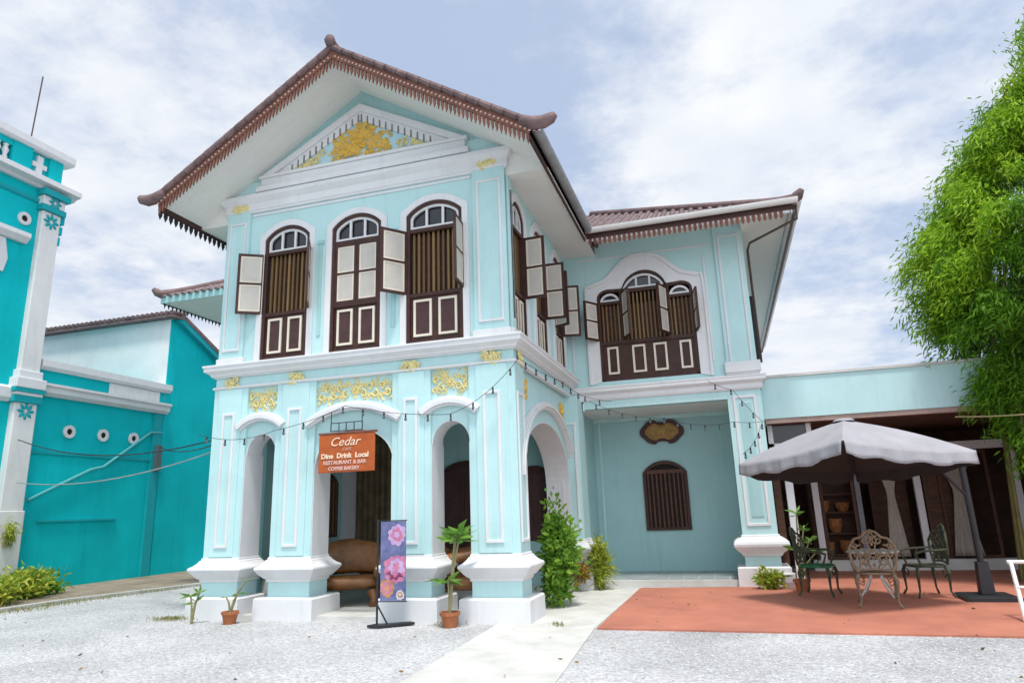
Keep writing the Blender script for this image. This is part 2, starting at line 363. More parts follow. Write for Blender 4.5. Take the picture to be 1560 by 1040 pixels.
# ------------------------------------------------------------------ ground
def sheet(name, m, pts, z0, z1):
    return struct(MB().prism(Frame((0, 0, 0), (1, 0, 0), (0, 0, 1)), [], 0, 0).build(name, m)) if False else struct(slab(pts, z0, z1).build(name, m))
def slab(pts, z0, z1):
    mb = MB(); k = len(pts)
    mb.mesh([(x, y, z0) for x, y in pts]+[(x, y, z1) for x, y in pts], [tuple(range(k-1, -1, -1)), tuple(range(k, 2*k))]+[(i, (i+1) % k, k+(i+1) % k, k+i) for i in range(k)])
    return mb
struct(MB().poly([(-150, -150, 0), (150, -150, 0), (150, 150, 0), (-150, 150, 0)]).build('ground', GRAVEL))
sheet('path', PALEC, [(-.12, -4.6), (1.36, -4.6), (1.12, -.4), (1.2, 3.9), (-.42, 3.9)], -.05, .012)
sheet('terrace', TERRA, [(1.16, -.42), (9.5, -.58), (9.5, 7.0), (3.0, 7.0), (3.0, 4.1), (1.2, 3.95)], -.05, .022)
sheet('dirt_verge', DIRT, [(-13.4, -9), (-10.75, -9), (-10.35, 1.6), (-9.6, 4.4), (-8.9, 8.5), (-13.4, 8.5)], -.05, .018)
sheet('kerb', CONC, [(-10.6, -8), (-10.42, -8), (-10.1, 1.7), (-9.35, 4.4), (-8.6, 8.4), (-8.78, 8.4), (-9.53, 4.45), (-10.27, 1.75)], -.05, .07)
# loose pebbles over the gravel so that it has real grain
def pebbles():
    rs = np.random.RandomState(3); n = 52000
    t = rs.rand(n)**1.3; y = -7.6+t*9.0; x = -9.5+rs.rand(n)*15.5
    keep = ~((x > -.2-.0*y) & (x < 1.3) & (y < 3.9) & (y > -4.6)) & ~((x > 1.1) & (y > -.5)) & ~((y > -.35) & (x > -5.75) & (x < .5)) & ~((x < -10))
    x, y = x[keep], y[keep]; n = len(x)
    r = rs.uniform(.006, .017, n)
    base = np.array([[1, 0, 0], [0, 1, 0], [-1, 0, 0], [0, -1, 0], [0, 0, .75], [0, 0, -.4]], float)
    fc = np.array([[0, 1, 4], [1, 2, 4], [2, 3, 4], [3, 0, 4]])
    a = rs.rand(n)*6.28; sx = r*rs.uniform(.8, 1.5, n); sy = r*rs.uniform(.8, 1.2, n)
    V = np.zeros((n, 5, 3))
    bx = base[None, :5, 0]*sx[:, None]; by = base[None, :5, 1]*sy[:, None]
    V[:, :, 0] = x[:, None]+bx*np.cos(a)[:, None]-by*np.sin(a)[:, None]
    V[:, :, 1] = y[:, None]+bx*np.sin(a)[:, None]+by*np.cos(a)[:, None]
    V[:, :, 2] = .001+base[None, :5, 2]*r[:, None]*rs.uniform(.35, .7, n)[:, None]
    Fc = (fc[None]+5*np.arange(n)[:, None, None]).reshape(-1, 3)
    me = bpy.data.meshes.new('gravel_stones'); me.from_pydata(V.reshape(-1, 3).tolist(), [], Fc.tolist())
    me.materials.append(mat('pebble', (.55, .555, .56), .9, .1, col2=(.33, .335, .35), island=.95))
    o = bpy.data.objects.new('gravel_stones', me); C.objects.link(o); o['kind'] = 'stuff'
    tag(o, 'loose pale grey gravel stones strewn over the forecourt', 'gravel')
pebbles()
# ------------------------------------------------------------------ the house
house = thing('colonial_house', 'two storey pale aqua colonial house with white mouldings, gold stucco and fretted gable', 'house', (-2.7, 2, 0))
XM = -2.67; XL = -5.37
# --- ground floor piers
def pier(x0, x1, y0, y1, mh=(.60, .89), pl=.33, ztop=3.74, rounded=False, o=.17):
    p = MB().stack(x0, x1, y0, y1, [(0, pl), (0, ztop)]).build('pier', AQUA, house)
    pz = pl
    MB().stack(x0, x1, y0, y1, [(.155, -.02), (.15, pl-.02), (.13, pl), (.0, pl+.002)]).build('plinth', WHITE, p)
    z0, z1 = mh; h = z1-z0
    pf = [(.003, z0-.05), (.022, z0-.045), (.03, z0), (.055, z0+.01), (.075, z0+.10*h), (.12, z0+.28*h), (o-.01, z0+.46*h), (o, z0+.52*h), (o-.01, z0+.62*h), (.115, z0+.70*h), (.075, z0+.82*h), (.05, z0+.92*h), (.045, z1-.005), (.022, z1), (.02, z1+.035), (.003, z1+.04)]
    if rounded: pf = [(.003, z0-.06), (.03, z0-.05), (.06, z0), (.10, z0+.10*h), (.135, z0+.22*h), (o, z0+.40*h), (o+.005, z0+.55*h), (o-.01, z0+.70*h), (.125, z0+.82*h), (.075, z0+.92*h), (.03, z1-.01), (.025, z1+.03), (.003, z1+.035)]
    MB().stack(x0, x1, y0, y1, pf).build('moulding', WHITE, p, bevel=.008)
    return p
def fillet_panel(F, u0, u1, z0, z1, parent, n=0.0, w=.045, d=.022, name='panel_trim', m=None):
    mb = MB(); mb.rect(F, u0, u1, z0, z1, w, n-.01, n+d)
    return mb.build(name, m or WHITE, parent, bevel=.006)
piersX = [(-5.43, -4.74), (-4.15, -3.40), (-2.0, -1.34), (-.70, .05)]
pp = []
for i, (a, b) in enumerate(piersX):
    p = pier(a, b, 0, .5); pp.append(p)
    c = (a+b)/2; h = (b-a)/2*.37; g_ = (b-a)/2*.68
    MB().box(FRONT, c-g_, c+g_, .94, 3.72, -.01, .022).build('pilaster', AQUA, p, bevel=.008)
    fillet_panel(FRONT, c-h, c+h, 1.08, 3.30, p, n=.022)
fillet_panel(Frame((.05, 0, 0), (0, 1, 0), (1, 0, 0)), .07, .43, 1.08, 3.28, pp[3])
# rear pier of the porch, against the wing
p = pier(-.25, .22, 3.80, 4.40, o=.15); fillet_panel(Frame((0, 3.80, 0), (1, 0, 0), (0, -1, 0)), -.18, .16, 1.08, 3.2, p)
# pier of the wing
p = pier(3.14, 3.77, D, D+.6, pl=.36, ztop=3.9, rounded=True); fillet_panel(WING, 3.24, 3.67, 1.08, 3.55, p, w=.05)
MB().box(WING, 3.345, 3.565, 1.25, 3.4, -.01, .012).build('raised_panel', AQUA2, p)
# left side rear piers of the porch (seen through the arches)
pier(-5.43, -4.9, 3.7, 4.3)
# --- front arches (spandrels between the piers)
archs = [(-4.74, -4.15, 2.58, .34), (-3.40, -2.0, 2.36, .53), (-1.34, -.70, 2.56, .35)]
for a, b, sp, ri in archs:
    mb = MB(); e = .0
    crv = arc(a+.003, b-.003, sp, ri, 20)
    bay(mb, FRONT, a, b, sp, 3.74, -.42, -.05, a+.003, b-.003, sp, crv)
    wl = mb.build('wall', AQUA, house)
    # white intrados lining
    lin = MB(); inn = off(crv, -.012); lin.band(FRONT, inn, crv, -.43, -.045); lin.build('arch_lining', WHITE, wl)
    # white hood moulding springing from pilaster to pilaster
    w_ = b-a; hp = segarc(a-.10, b+.10, 2.93 if w_ > 1 else 2.97, .25 if w_ > 1 else .16, 18)
    hm = MB(); hm.band(FRONT, hp, off(hp, .15), -.05, .05); hm.band(FRONT, off(hp, .03), off(hp, .105), .05, .085)
    hm.build('hood_moulding', WHITE, wl, bevel=.01)
    hz = {round(u, 3): z for u, z in hp}
    def zlo(u, hp=hp): return np.interp(u, [q[0] for q in hp][::-1], [q[1] for q in hp][::-1])+.16
    gm = MB(); vine(gm, FRONT, a+.02, b-.02, lambda u: (max(zlo(u), 3.30)+3.70)/2, lambda u: 3.71-max(zlo(u), 3.30), -.052); scrollwork(gm, FRONT, a+.03, b-.03, lambda u: max(zlo(u), 3.30), 3.70, -.055, 50)
    gm.build('gold_frieze', PGOLD, wl)
    # white jamb faces inside the opening
    for u0 in (a+.001, b-.012): MB().box(FRONT, u0, u0+.011, .92, sp, -.49, -.012).build('jamb', WHITE, wl)
# --- side arch of the porch (x = 0 plane)
mb = MB(); sa = arc(.5, 3.80, 2.02, 1.0, 26)
bay(mb, SIDE, .5, 3.8, 2.02, 3.74, -.5, -.03, .5, 3.8, 2.02, sa)
sw = mb.build('wall', AQUA, house)
lm = MB(); lm.band(SIDE, off(sa, -.015), sa, -.505, -.02); lm.box(SIDE, 3.785, 3.80, .92, 2.02, -.5, -.02); lm.build('arch_lining', WHITE, sw)
hm = MB(); hp = arc(.36, 3.94, 2.02, 1.22, 26); hm.band(SIDE, hp, off(hp, .13), -.03, .06); hm.band(SIDE, off(hp, .04), off(hp, .10), .06, .09)
hm.build('hood_moulding', WHITE, sw, bevel=.01)
def rosette(F, u, z, n, parent, s=.16, m=None):
    g = MB(); g.blob(F(u, z, n+.02), s*.28, seg=8)
    for k in range(8): petal(g, F, u+s*.2*math.cos(k*math.pi/4), z+s*.2*math.sin(k*math.pi/4), n, s*.8, s*.45, k*math.pi/4, .04)
    for k in range(4): curl(g, F, u+s*.75*math.cos(k*1.57+.78), z+s*.75*math.sin(k*1.57+.78), n+.012, s*.28, 1, 0, .014)
    g.build('rosette', m or GOLD, parent)
rosette(SIDE, .72, 3.42, -.03, sw, .22)
rosette(SIDE, 3.35, 3.36, -.03, sw, .22)
# --- band above the arches, fillet and ledge
MB().sweep([(-5.43, 0), (.05, 0), (.05, D), (.22, D)], [(-.3, 3.742), (-.02, 3.742), (-.02, 3.935), (-.3, 3.935)]).build('wall', AQUA, house)
MB().sweep([(-5.43, 3.0), (-5.43, 0), (.05, 0), (.05, D-.02)], [(-.05, 3.725), (.012, 3.725), (.03, 3.735), (.03, 3.765), (.012, 3.775), (-.05, 3.775)]).build('string_moulding', WHITE, house)
led = MB()
lp = [(-.25, 3.93), (.02, 3.93), (.035, 3.95), (.06, 3.96), (.07, 3.99), (.13, 4.03), (.15, 4.04), (.15, 4.10), (.17, 4.11), (.17, 4.145), (.0, 4.165), (-.25, 4.165)]
led.sweep([(-5.43, 4.0), (-5.43, 0), (.05, 0), (.05, D-.03)], lp)
led.build('ledge', WHITE, house, bevel=.006)
MB().sweep([(-.1, D), (3.77, D), (3.77, D+6)], [(-.25, 3.66), (.03, 3.66), (.05, 3.70), (.05, 3.78), (.10, 3.82), (.12, 3.84), (.12, 3.90), (.13, 3.91), (.13, 3.94), (.0, 3.955), (-.25, 3.955)]).build('ledge', WHITE, house, bevel=.006)
def gold_spot(F, u, z, n, parent, w=.13, h=.09):
    g = MB(); scrollwork(g, F, u-w, u+w, z-h, z+h, n, 26/(2*w)); petal(g, F, u, z-h*.6, n+.01, h*1.3, h*.9, math.pi/2, .04); g.blob(F(u, z, n+.02), (.03, .03, .03), seg=6)
    g.build('gold_ornament', PGOLD, parent)
for (a, b), p in zip(piersX, pp): gold_spot(FRONT, (a+b)/2, 3.82, -.02+.03, p)
gold_spot(Frame((.05, 0, 0), (0, 1, 0), (1, 0, 0)), .3, 3.82, .01, pp[3])
# --- windows
def shutter(F, hu, hn, z0, z1, wd, ang, side, parent, mats=None, panes=2):
    # hinge at (hu, hn); side=+1 leaf closes towards +u; ang 0 = closed, 180 = flat on the wall
    a = R(ang); d = F.U*(side*math.cos(a))+F.N*math.sin(a); nn = F.Z.cross(d)
    LF = Frame(F(hu, 0, hn), d, nn)
    mb = MB(); t = .02
    mb.rect(LF, 0, wd, z0, z1, .045, -t, t, 0)
    zs = np.linspace(z0+.045, z1-.045, panes+1)
    for z in zs[1:-1]: mb.box(LF, .045, wd-.045, z-.018, z+.018, -t, t, 0)
    for k in range(panes):
        a0, a1 = zs[k]+(.018 if k else 0), zs[k+1]-(.018 if k < panes-1 else 0)
        mb.rect(LF, .045, wd-.045, a0, a1, .03, -.012, .012, 1)
        mb.box(LF, .075, wd-.075, a0+.03, a1-.03, -.006, .006, 2)
    mb.build('shutter', [BROWN, CREAM, PANE], parent)
def window(F, a, b, z0, sp, rise, n=-.06, shutters=(), bars=True, sur=.11, zp=.79, zt=6.12, npan=2, closed=False, name='window'):
    crv = segarc(a, b, sp, rise); outline = [(b, z0)]+crv+[(a, z0)]
    fr = MB(); inn = [(b-.06, z0+.05)]+[(u, z) for u, z in off(crv, -.06)]+[(a+.06, z0+.05)]
    inn = [(min(max(u, a+.06), b-.06), z) for u, z in inn]
    fr.band(F, inn, outline, n-.02, n+.06, 0)
    fr.box(F, a+.06, b-.06, z0, z0+.055, n-.015, n+.055, 0)
    zb = z0+zp
    fr.box(F, a+.06, b-.06, zb, zb+.06, n-.015, n+.05, 0)           # rail over the lower panels
    fr.box(F, a+.06, b-.06, zt-.03, zt+.035, n-.015, n+.05, 0)      # transom
    fr.box(F, a+.06, b-.06, z0+.055, zb, n-.012, n+.02, 0)
    wd = fr.build(name, BROWN, house)
    # dark room behind
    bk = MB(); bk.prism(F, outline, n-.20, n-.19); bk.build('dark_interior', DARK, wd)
    if sur:
        s_ = MB(); o2 = [(b+sur, z0)]+off(crv, sur)+[(a-sur, z0)]; o2[1] = (b+sur, o2[1][1]); o2[-2] = (a-sur, o2[-2][1])
        s_.band(F, outline, o2, n, .025); s_.build('surround', WHITE, wd, bevel=.006)
    w_ = (b-a-.12)/npan
    for k in range(npan):
        u0 = a+.06+k*w_; q = MB(); q.rect(F, u0+.06, u0+w_-.06, z0+.12, zb-.05, .038, n+.018, n+.045, 0)
        q.box(F, u0+.098, u0+w_-.098, z0+.158, zb-.088, n+.018, n+.028, 1)
        q.build('panel', [CREAM, DARKP], wd)
    if bars:
        q = MB(); nb = max(4, int((b-a-.12)/.085))
        for k in range(nb):
            u = a+.06+(b-a-.12)*(k+.5)/nb
            q.box(F, u-.019, u+.019, zb+.06, zt-.03, n-.05, n-.012)
        q.box(F, a+.06, b-.06, zb+.06, zt-.03, n-.11, n-.09, 1)
        q.build('window_bars', [BARS, SHELF], wd)
    # fanlight
    fl = MB(); c2 = off(crv, -.06); c2 = [(min(max(u, a+.06), b-.06), max(z, zt+.035)) for u, z in c2]
    ol = [(b-.06, zt+.035)]+c2+[(a+.06, zt+.035)]
    c3 = off(crv, -.10); i3 = [(min(max(u, a+.10), b-.10), max(z, zt+.075)) for u, z in c3]
    il = [(b-.10, zt+.075)]+i3+[(a+.10, zt+.075)]
    fl.band(F, il, ol, n, n+.035, 0, closed=True)
    for k in (1, 2):
        u = a+.06+(b-a-.12)*k/3; top = np.interp(u, [q[0] for q in c2][::-1], [q[1] for q in c2][::-1])
        fl.box(F, u-.02, u+.02, zt+.04, top-.01, n+.002, n+.033, 0)
    fl.prism(F, ol, n-.03, n-.02, 1)
    fl.build('fanlight', [WHITE, GLASS], wd)
    for hu, wdh, ang, side in shutters: shutter(F, hu, n+.055, zb+.05, zt, wdh, ang, side, wd)
    if closed:
        for k in range(2):
            shutter(F, (a+.06) if k == 0 else (b-.06), n+.03, zb+.06, zt-.03, (b-a-.12)/2-.003, 0, 1 if k == 0 else -1, wd)
    return wd
WZ0, WSP, WR = 4.17, 6.40, .22
fw_ = [(-4.55, -3.63), (-3.18, -2.23), (-1.76, -.76)]
mb = MB(); edges = [XL, -3.40, -2.0, 0.0]
for (a, b), u0, u1 in zip(fw_, edges[:-1], edges[1:]):
    bay(mb, FRONT, u0, u1, 4.165, 7.6, -.3, 0, a, b, WZ0, segarc(a, b, WSP, WR))
fwall = mb.build('wall', AQUA, house)
window(FRONT, *fw_[0], WZ0, WSP, WR, shutters=((-4.55, .45, 148, 1), (-3.63, .44, 120, -1)))
window(FRONT, *fw_[1], WZ0, WSP, WR, closed=True, bars=False)
window(FRONT, *fw_[2], WZ0, WSP, WR, shutters=((-1.76, .47, 128, 1), (-.76, .46, 95, -1)))
# upper pilasters
def upper_pilaster(F, u0, u1, z0, z1, d=.045):
    o = MB().box(F, u0, u1, z0, z1, -.01, d).build('pilaster', AQUA, house)
    fillet_panel(F, u0+.07, u1-.07, z0+.22, z1-.2, o, n=d, w=.04, d=.02)
    MB().box(F, u0-.03, u1+.03, z0, z0+.10, 0, d+.03).build('pilaster_base', WHITE, o, bevel=.01)
    return o
pl1 = upper_pilaster(FRONT, XL, -4.88, 4.165, 7.0)
pl2 = upper_pilaster(FRONT, -.56, 0, 4.165, 7.0)
gold_spot(FRONT, -5.12, 7.08, .05, pl1, .15, .06); gold_spot(FRONT, -.3, 7.08, .05, pl2, .15, .06)
upper_pilaster(SIDE, .02, .2, 4.165, 6.86)
upper_pilaster(WING, 3.2, 3.77, 3.955, 7.1)
MB().box(WING, 3.16, 3.83, 4.0, 4.10, .02, .11).box(WING, 3.16, 3.83, 4.10, 4.22, .02, .085).build('pilaster_base', WHITE, house, bevel=.01)
MB().box(FRONT, -4.85, -.6, 6.90, 6.94, -.01, .02).build('string_moulding', WHITE, house)
# thin drop mouldings between the front windows
for u in (-3.40, -2.0): MB().box(FRONT, u-.035, u+.035, 4.5, 6.15, -.01, .018).box(FRONT, u-.06, u+.06, 6.15, 6.22, -.01, .03).build('wall_strip', AQUA2, house)
# side windows
sws = [(.27, 1.0), (1.62, 2.40), (3.08, 3.85)]
mb = MB(); edges = [.0, 1.3, 2.75, D]
for (a, b), u0, u1 in zip(sws, edges[:-1], edges[1:]):
    bay(mb, SIDE, u0, u1, 4.165, 6.86, -.3, 0, a, b, WZ0, segarc(a, b, WSP, WR))
mb.build('wall', AQUA, house)
window(SIDE, *sws[0], WZ0, WSP, WR, shutters=((1.0, .37, 88, -1),), sur=.15)
window(SIDE, *sws[1], WZ0, WSP, WR, shutters=((2.40, .39, 92, -1),), sur=.17)
window(SIDE, *sws[2], WZ0, WSP, WR, shutters=((3.85, .38, 100, -1), (3.08, .38, 118, 1)), sur=.17)
# cornice of the front and pediment
MB().sweep([(XL, .8), (XL, 0), (0, 0), (0, .35)], [(-.1, 6.97), (.03, 6.97), (.04, 7.0), (.06, 7.02), (.06, 7.14), (.09, 7.17), (.13, 7.22), (.14, 7.23), (.14, 7.30), (.0, 7.33), (-.1, 7.33)]).build('cornice', WHITE, house, bevel=.006)
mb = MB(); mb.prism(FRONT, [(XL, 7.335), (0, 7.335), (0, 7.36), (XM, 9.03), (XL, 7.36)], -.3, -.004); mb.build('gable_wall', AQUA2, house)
ped = MB().prism(FRONT, [(-4.55, 7.45), (-.85, 7.45), (XM, 8.60)], -.02, .012).build('pediment', mat('sky_blue_paint', (.44, .66, .74), .75, .05, 2), house)
pb = MB(); pb.box(FRONT, -4.75, -.59, 7.335, 7.44, -.02, .12); pb.box(FRONT, -4.68, -.66, 7.44, 7.60, -.02, .07); pb.box(FRONT, -4.72, -.62, 7.60, 7.66, -.02, .10); pb.build('pediment_base', WHITE, ped, bevel=.01)
rk = MB()
rk.band(FRONT, [(-.92, 7.66), (XM, 8.59), (-4.42, 7.66)], [(-.66, 7.66), (XM, 8.73), (-4.68, 7.66)], -.02, .08)
rk.build('raking_moulding', WHITE, ped, bevel=.01)
fg = MB(); fg.band(FRONT, [(-1.26, 7.66), (XM, 8.41), (-4.08, 7.66)], [(-.925, 7.66), (XM, 8.588), (-4.415, 7.66)], .010, .04)
for sgn in (-1, 1):
    for k in range(0, 15):
        u = XM+sgn*(k*.122+.03); z = 8.565-(k*.122+.03)*.533
        if z-.15 < 7.66: continue
        fg.prism(FRONT, [(u-.009, z-.03), (u+.009, z-.03), (u+.014, z-.17), (u-.014, z-.17)], .04, .052, 1)
fg.build('fringe', [WHITE, mat('dark_stucco', (.20, .21, .20), .8)], ped)
gm = MB(); rn = random.Random(5)
scrollwork(gm, FRONT, XM-.55, XM+.6, 7.68, lambda u: 8.38-abs(u-XM)*.44, .012, 240, 0, rn); gm.build('gold_relief', GOLD, ped); gm = MB()
scrollwork(gm, FRONT, XM-1.45, XM-.62, 7.67, lambda u: 8.38-abs(u-XM)*.52, .012, 60, 0, rn); gm.build('gold_relief', PGOLD, ped); gm = MB()
scrollwork(gm, FRONT, XM+.7, XM+1.45, 7.67, lambda u: 8.38-abs(u-XM)*.52, .012, 60, 0, rn); gm.build('gold_relief', PGOLD, ped); gm = MB()
for k in range(26):
    a = rn.uniform(0, 6.28); r_ = rn.uniform(.02, .36); petal(gm, FRONT, XM-.03+r_*math.cos(a)*1.05, 7.98+r_*math.sin(a)*.72, .035, rn.uniform(.12, .22), rn.uniform(.06, .1), rn.uniform(0, 6.28), .06)
gm.build('gold_relief', GOLD, ped)
# --- roof of the front block
SL = .63; AP = 9.02                                                  # soffit apex height and slope
YF = -1.0
def zs_(dx): return AP-SL*abs(dx)
HW = 3.38
roof = MB()
RY1 = 11.0
roof.prism(FRONT, [(XM-HW, zs_(HW)+.02), (XM, AP+.02), (XM+HW, zs_(HW)+.02), (XM+HW, zs_(HW)+.12), (XM, AP+.14), (XM-HW, zs_(HW)+.12)], -RY1, -YF-.03, 0)
roof = roof.build('roof', TILE, house)
# clay tile ribs running down both slopes
def ribs(A, U, Dn, n, step, length_fn, r=.075, name='tile_ribs', parent=roof, m=None, z=.04):
    mb = MB(); nn = U.cross(Dn).normalized()
    if nn.z < 0: nn = -nn
    for i in range(n):
        t = (i+.5)*step; s0, s1 = length_fn(t)
        if s1-s0 < .05: continue
        k = max(1, int((s1-s0)/.30)); o = A+U*t
        for j in range(k):
            a0 = s0+(s1-s0)*j/k; a1 = s0+(s1-s0)*(j+1)/k+.03
            vs = []
            for a_, rr in ((a0, r*1.05), (a1, r*.86)):
                for q in range(6):
                    th = math.pi*q/5; vs.append(o+Dn*(-a_)+U*(rr*math.cos(th))+nn*(rr*math.sin(th)*.9+z))
            mb.mesh(vs, [(q, q+1, 7+q, 6+q) for q in range(5)]+[(0, 1, 2, 3, 4, 5)])
    return mb.build(name, m or TILE, parent, smooth=False)
sl = math.sqrt(1+SL*SL)
for sgn in (-1, 1):
    A = Vector((XM+sgn*(HW+.06), YF-.02, zs_(HW+.06)+.12)); Dn = Vector((sgn, 0, -SL)).normalized()
    ribs(A, Vector((0, 1, 0)), Dn, 50, .21, lambda t: (0, HW*sl))
# verge tiles (rake edge), barge board with fretwork teeth
for sgn in (-1, 1):
    bb = MB()
    P = lambda dx, dz: (XM+sgn*dx, zs_(dx)+dz)
    bb.prism(FRONT, [P(0, -.01), P(HW, -.01), P(HW, .15), P(0, .17)], -YF-.03, -YF+.01, 0)
    k = 50
    for i in range(k):
        d0 = HW*(i+.5)/k; hw = HW/k*.31
        bb.prism(FRONT, [P(d0-hw, -.01), P(d0+hw, -.01), P(d0+hw, -.10), P(d0+hw*.6, -.125), P(d0, -.18), P(d0-hw*.6, -.125), P(d0-hw, -.10)], -YF-.022, -YF+.004, 0)
        # carved rosettes / cut-outs of the board, shown as pale backing circles
        c = P(d0+HW/k*.5, .05); rr = hw*.95
        bb.prism(FRONT, [(c[0]+rr*math.cos(q*.785), c[1]+rr*.9*math.sin(q*.785)) for q in range(8)], -YF+.01, -YF+.018, 1)
    bb.build('bargeboard', [FRET, mat('pale_fret_paint', (.55, .40, .33), .7, .1)], roof)
    vt = MB(); k = 17
    for i in range(k):
        d0, d1 = HW*i/k, HW*(i+1)/k+.03
        a0 = Vector((XM+sgn*d0, YF-.03, zs_(d0)+.20)); a1 = Vector((XM+sgn*d1, YF-.03, zs_(d1)+.185))
        vt.tube([a0, a1], [.045, .06], 8)
    vt.build('verge_tiles', TILE, roof)
# ridge and finials
rg = MB()
for i in range(36): rg.tube([(XM, YF-.03+i*.3, AP+.23), (XM, YF-.03+i*.3+.33, AP+.225)], [.10, .085], 8)
rg.build('ridge_tiles', TILE, roof)
MB().blob((XM, YF-.08, AP+.28), (.10, .09, .11)).build('finial', TILE, roof, smooth=True)
for sgn in (-1, 1):
    e = Vector((XM+sgn*HW, YF, zs_(HW)+.13))
    f = MB(); f.tube([e+Vector((-sgn*.12, 0, .12)), e+Vector((sgn*.06, -.02, .02)), e+Vector((sgn*.22, -.03, .0)), e+Vector((sgn*.34, -.03, .04)), e+Vector((sgn*.40, -.03, .09))], [.08, .10, .10, .085, .05], 10)
    f.build('finial', TILE, roof, smooth=True)
# soffits
sf = MB()
sf.prism(FRONT, [(XM-HW, zs_(HW)), (XM, AP), (XM+HW, zs_(HW)), (XM+HW, zs_(HW)+.016), (XM, AP+.016), (XM-HW, zs_(HW)+.016)], -.02, -YF-.03)
sf.prism(FRONT, [(.0, 6.85), (XM+HW, 6.85), (XM+HW, zs_(HW)), (.0, zs_(-XM))], -.03, -.021)
sf.prism(FRONT, [(XL, 6.85), (XM-HW, 6.85), (XM-HW, zs_(HW)), (XL, zs_(-XM))], -.03, -.021)
sf.box(W0, .0, .72, 6.85, 6.865, .031, D); sf.box(W0, XM-HW+.03, XL, 6.85, 6.865, .031, 3.3)
sf.build('soffit', SOFF, roof)
# eaves of the front block: fascia + gutter
for x in (XM+HW-.03, XM-HW): MB().box(W0, x, x+.03, 6.80, 6.98, YF, 3.2).build('fascia', BROWN, roof)
th = MB()
for i in range(34):
    y = YF+.05+i*.122
    for x in (XM-HW+.008, ):
        th.prism(Frame((x, 0, 0), (0, 1, 0), (1, 0, 0)), [(y-.04, 6.81), (y+.04, 6.81), (y+.04, 6.74), (y, 6.66), (y-.04, 6.74)], -.008, .008)
th.build('fretwork', IRON, roof)
gu = MB()
def gutter(mb, F, u0, u1, z, r=.09, n0=0):
    inn = [(n0+r*(1+math.cos(q)), z-r*math.sin(q)) for q in np.linspace(math.pi, 2*math.pi, 8)]
    inn = [(n0+r+r*math.cos(q), z-r*abs(math.sin(q))) for q in np.linspace(math.pi, 0, 8)]
    outn = [(n0+r+(r-.012)*math.cos(q), z-(r-.012)*abs(math.sin(q))) for q in np.linspace(math.pi, 0, 8)]
    poly = inn+outn[::-1]; k = len(poly)
    vs = [F(u, zz, n) for u in (u0, u1) for n, zz in poly]
    mb.mesh(vs, [(i, (i+1) % k, k+(i+1) % k, k+i) for i in range(k)]+[tuple(range(k-1, -1, -1)), tuple(range(k, 2*k))])
gutter(gu, Frame((XM+HW, 0, 0), (0, 1, 0), (1, 0, 0)), YF+.1, 3.12, 7.02, .085)
gu.build('gutter', GUTG, roof)
# --- wing: walls, window, roof
mb = MB()
UL, UR = .69, 2.69
wcv = [(2.69, 5.88)]+[(2.69-.27+.27*math.cos(q), 5.88+.17*math.sin(q)) for q in np.linspace(.4, 1.4, 5)]+[(2.19, 6.03)]+[(q) for q in segarc(1.24, 2.16, 6.05, .34, 12)]+[(1.21, 6.03)]+[(.69+.27-.27*math.cos(q), 5.88+.17*math.sin(q)) for q in np.linspace(1.4, .4, 5)]+[(.69, 5.88)]
mb.box(WING, 0.0, UL, 3.955, 7.12, -.3, 0); mb.box(WING, UR, 3.77, 3.955, 7.12, -.3, 0); mb.box(WING, UL, UR, 3.955, 4.05, -.3, 0)
for (ua, za), (ub, zb) in zip(wcv[:-1], wcv[1:]):
    if abs(ua-ub) < 1e-6: continue
    mb.poly([WING(ua, za, 0), WING(ub, zb, 0), WING(ub, 7.12, 0), WING(ua, 7.12, 0)]); mb.poly([WING(ua, za, 0), WING(ub, zb, 0), WING(ub, zb, -.3), WING(ua, za, -.3)])
mb.box(Frame((3.77, D, 0), (0, 1, 0), (1, 0, 0)), .3, 9.0, .0, 7.12, -.25, -.002)
mb.build('wall', AQUA, house)
MB().box(WING, .27, 3.14, 3.50, 3.66, -.3, .01).build('beam', AQUA, house)
# triple window
n = -.06
outl = [(UR, 4.05)]+wcv+[(UL, 4.05)]
fr = MB(); inn = [(UR-.06, 4.11)]+[(min(max(u, UL+.06), UR-.06), z-.06) for u, z in wcv]+[(UL+.06, 4.11)]
fr.band(WING, inn, outl, n-.02, n+.06)
for u0, u1, z0, z1 in [(UL+.06, UR-.06, 4.05, 4.11), (UL+.06, UR-.06, 4.83, 4.90), (1.17, 1.27, 4.90, 6.0), (2.11, 2.21, 4.90, 6.0), (1.27, 2.11, 5.94, 6.02), (UL+.06, 1.17, 5.72, 5.78), (2.21, UR-.06, 5.72, 5.78)]:
    fr.box(WING, u0, u1, z0, z1, n-.015, n+.05)
fr.box(WING, UL+.06, UR-.06, 4.11, 4.83, n-.012, n+.02)
ww = fr.build('window', BROWN, house)
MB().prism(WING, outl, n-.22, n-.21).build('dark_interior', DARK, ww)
for u in (.84, 1.36, 1.80, 2.33):
    q = MB(); q.rect(WING, u, u+(.23 if u in (.84, 2.33) else .27), 4.2, 4.78, .04, n+.018, n+.045, 0); q.build('panel', [CREAM], ww)
q = MB()
for k in range(23):
    u = UL+.1+k*.0835
    q.box(WING, u-.017, u+.017, 4.9, 5.94 if 1.25 < u < 2.13 else 5.72, n-.05, n-.012)
q.box(WING, UL+.06, UR-.06, 4.9, 5.72, n-.11, n-.09, 1)
q.build('window_bars', [BARS, SHELF], ww)
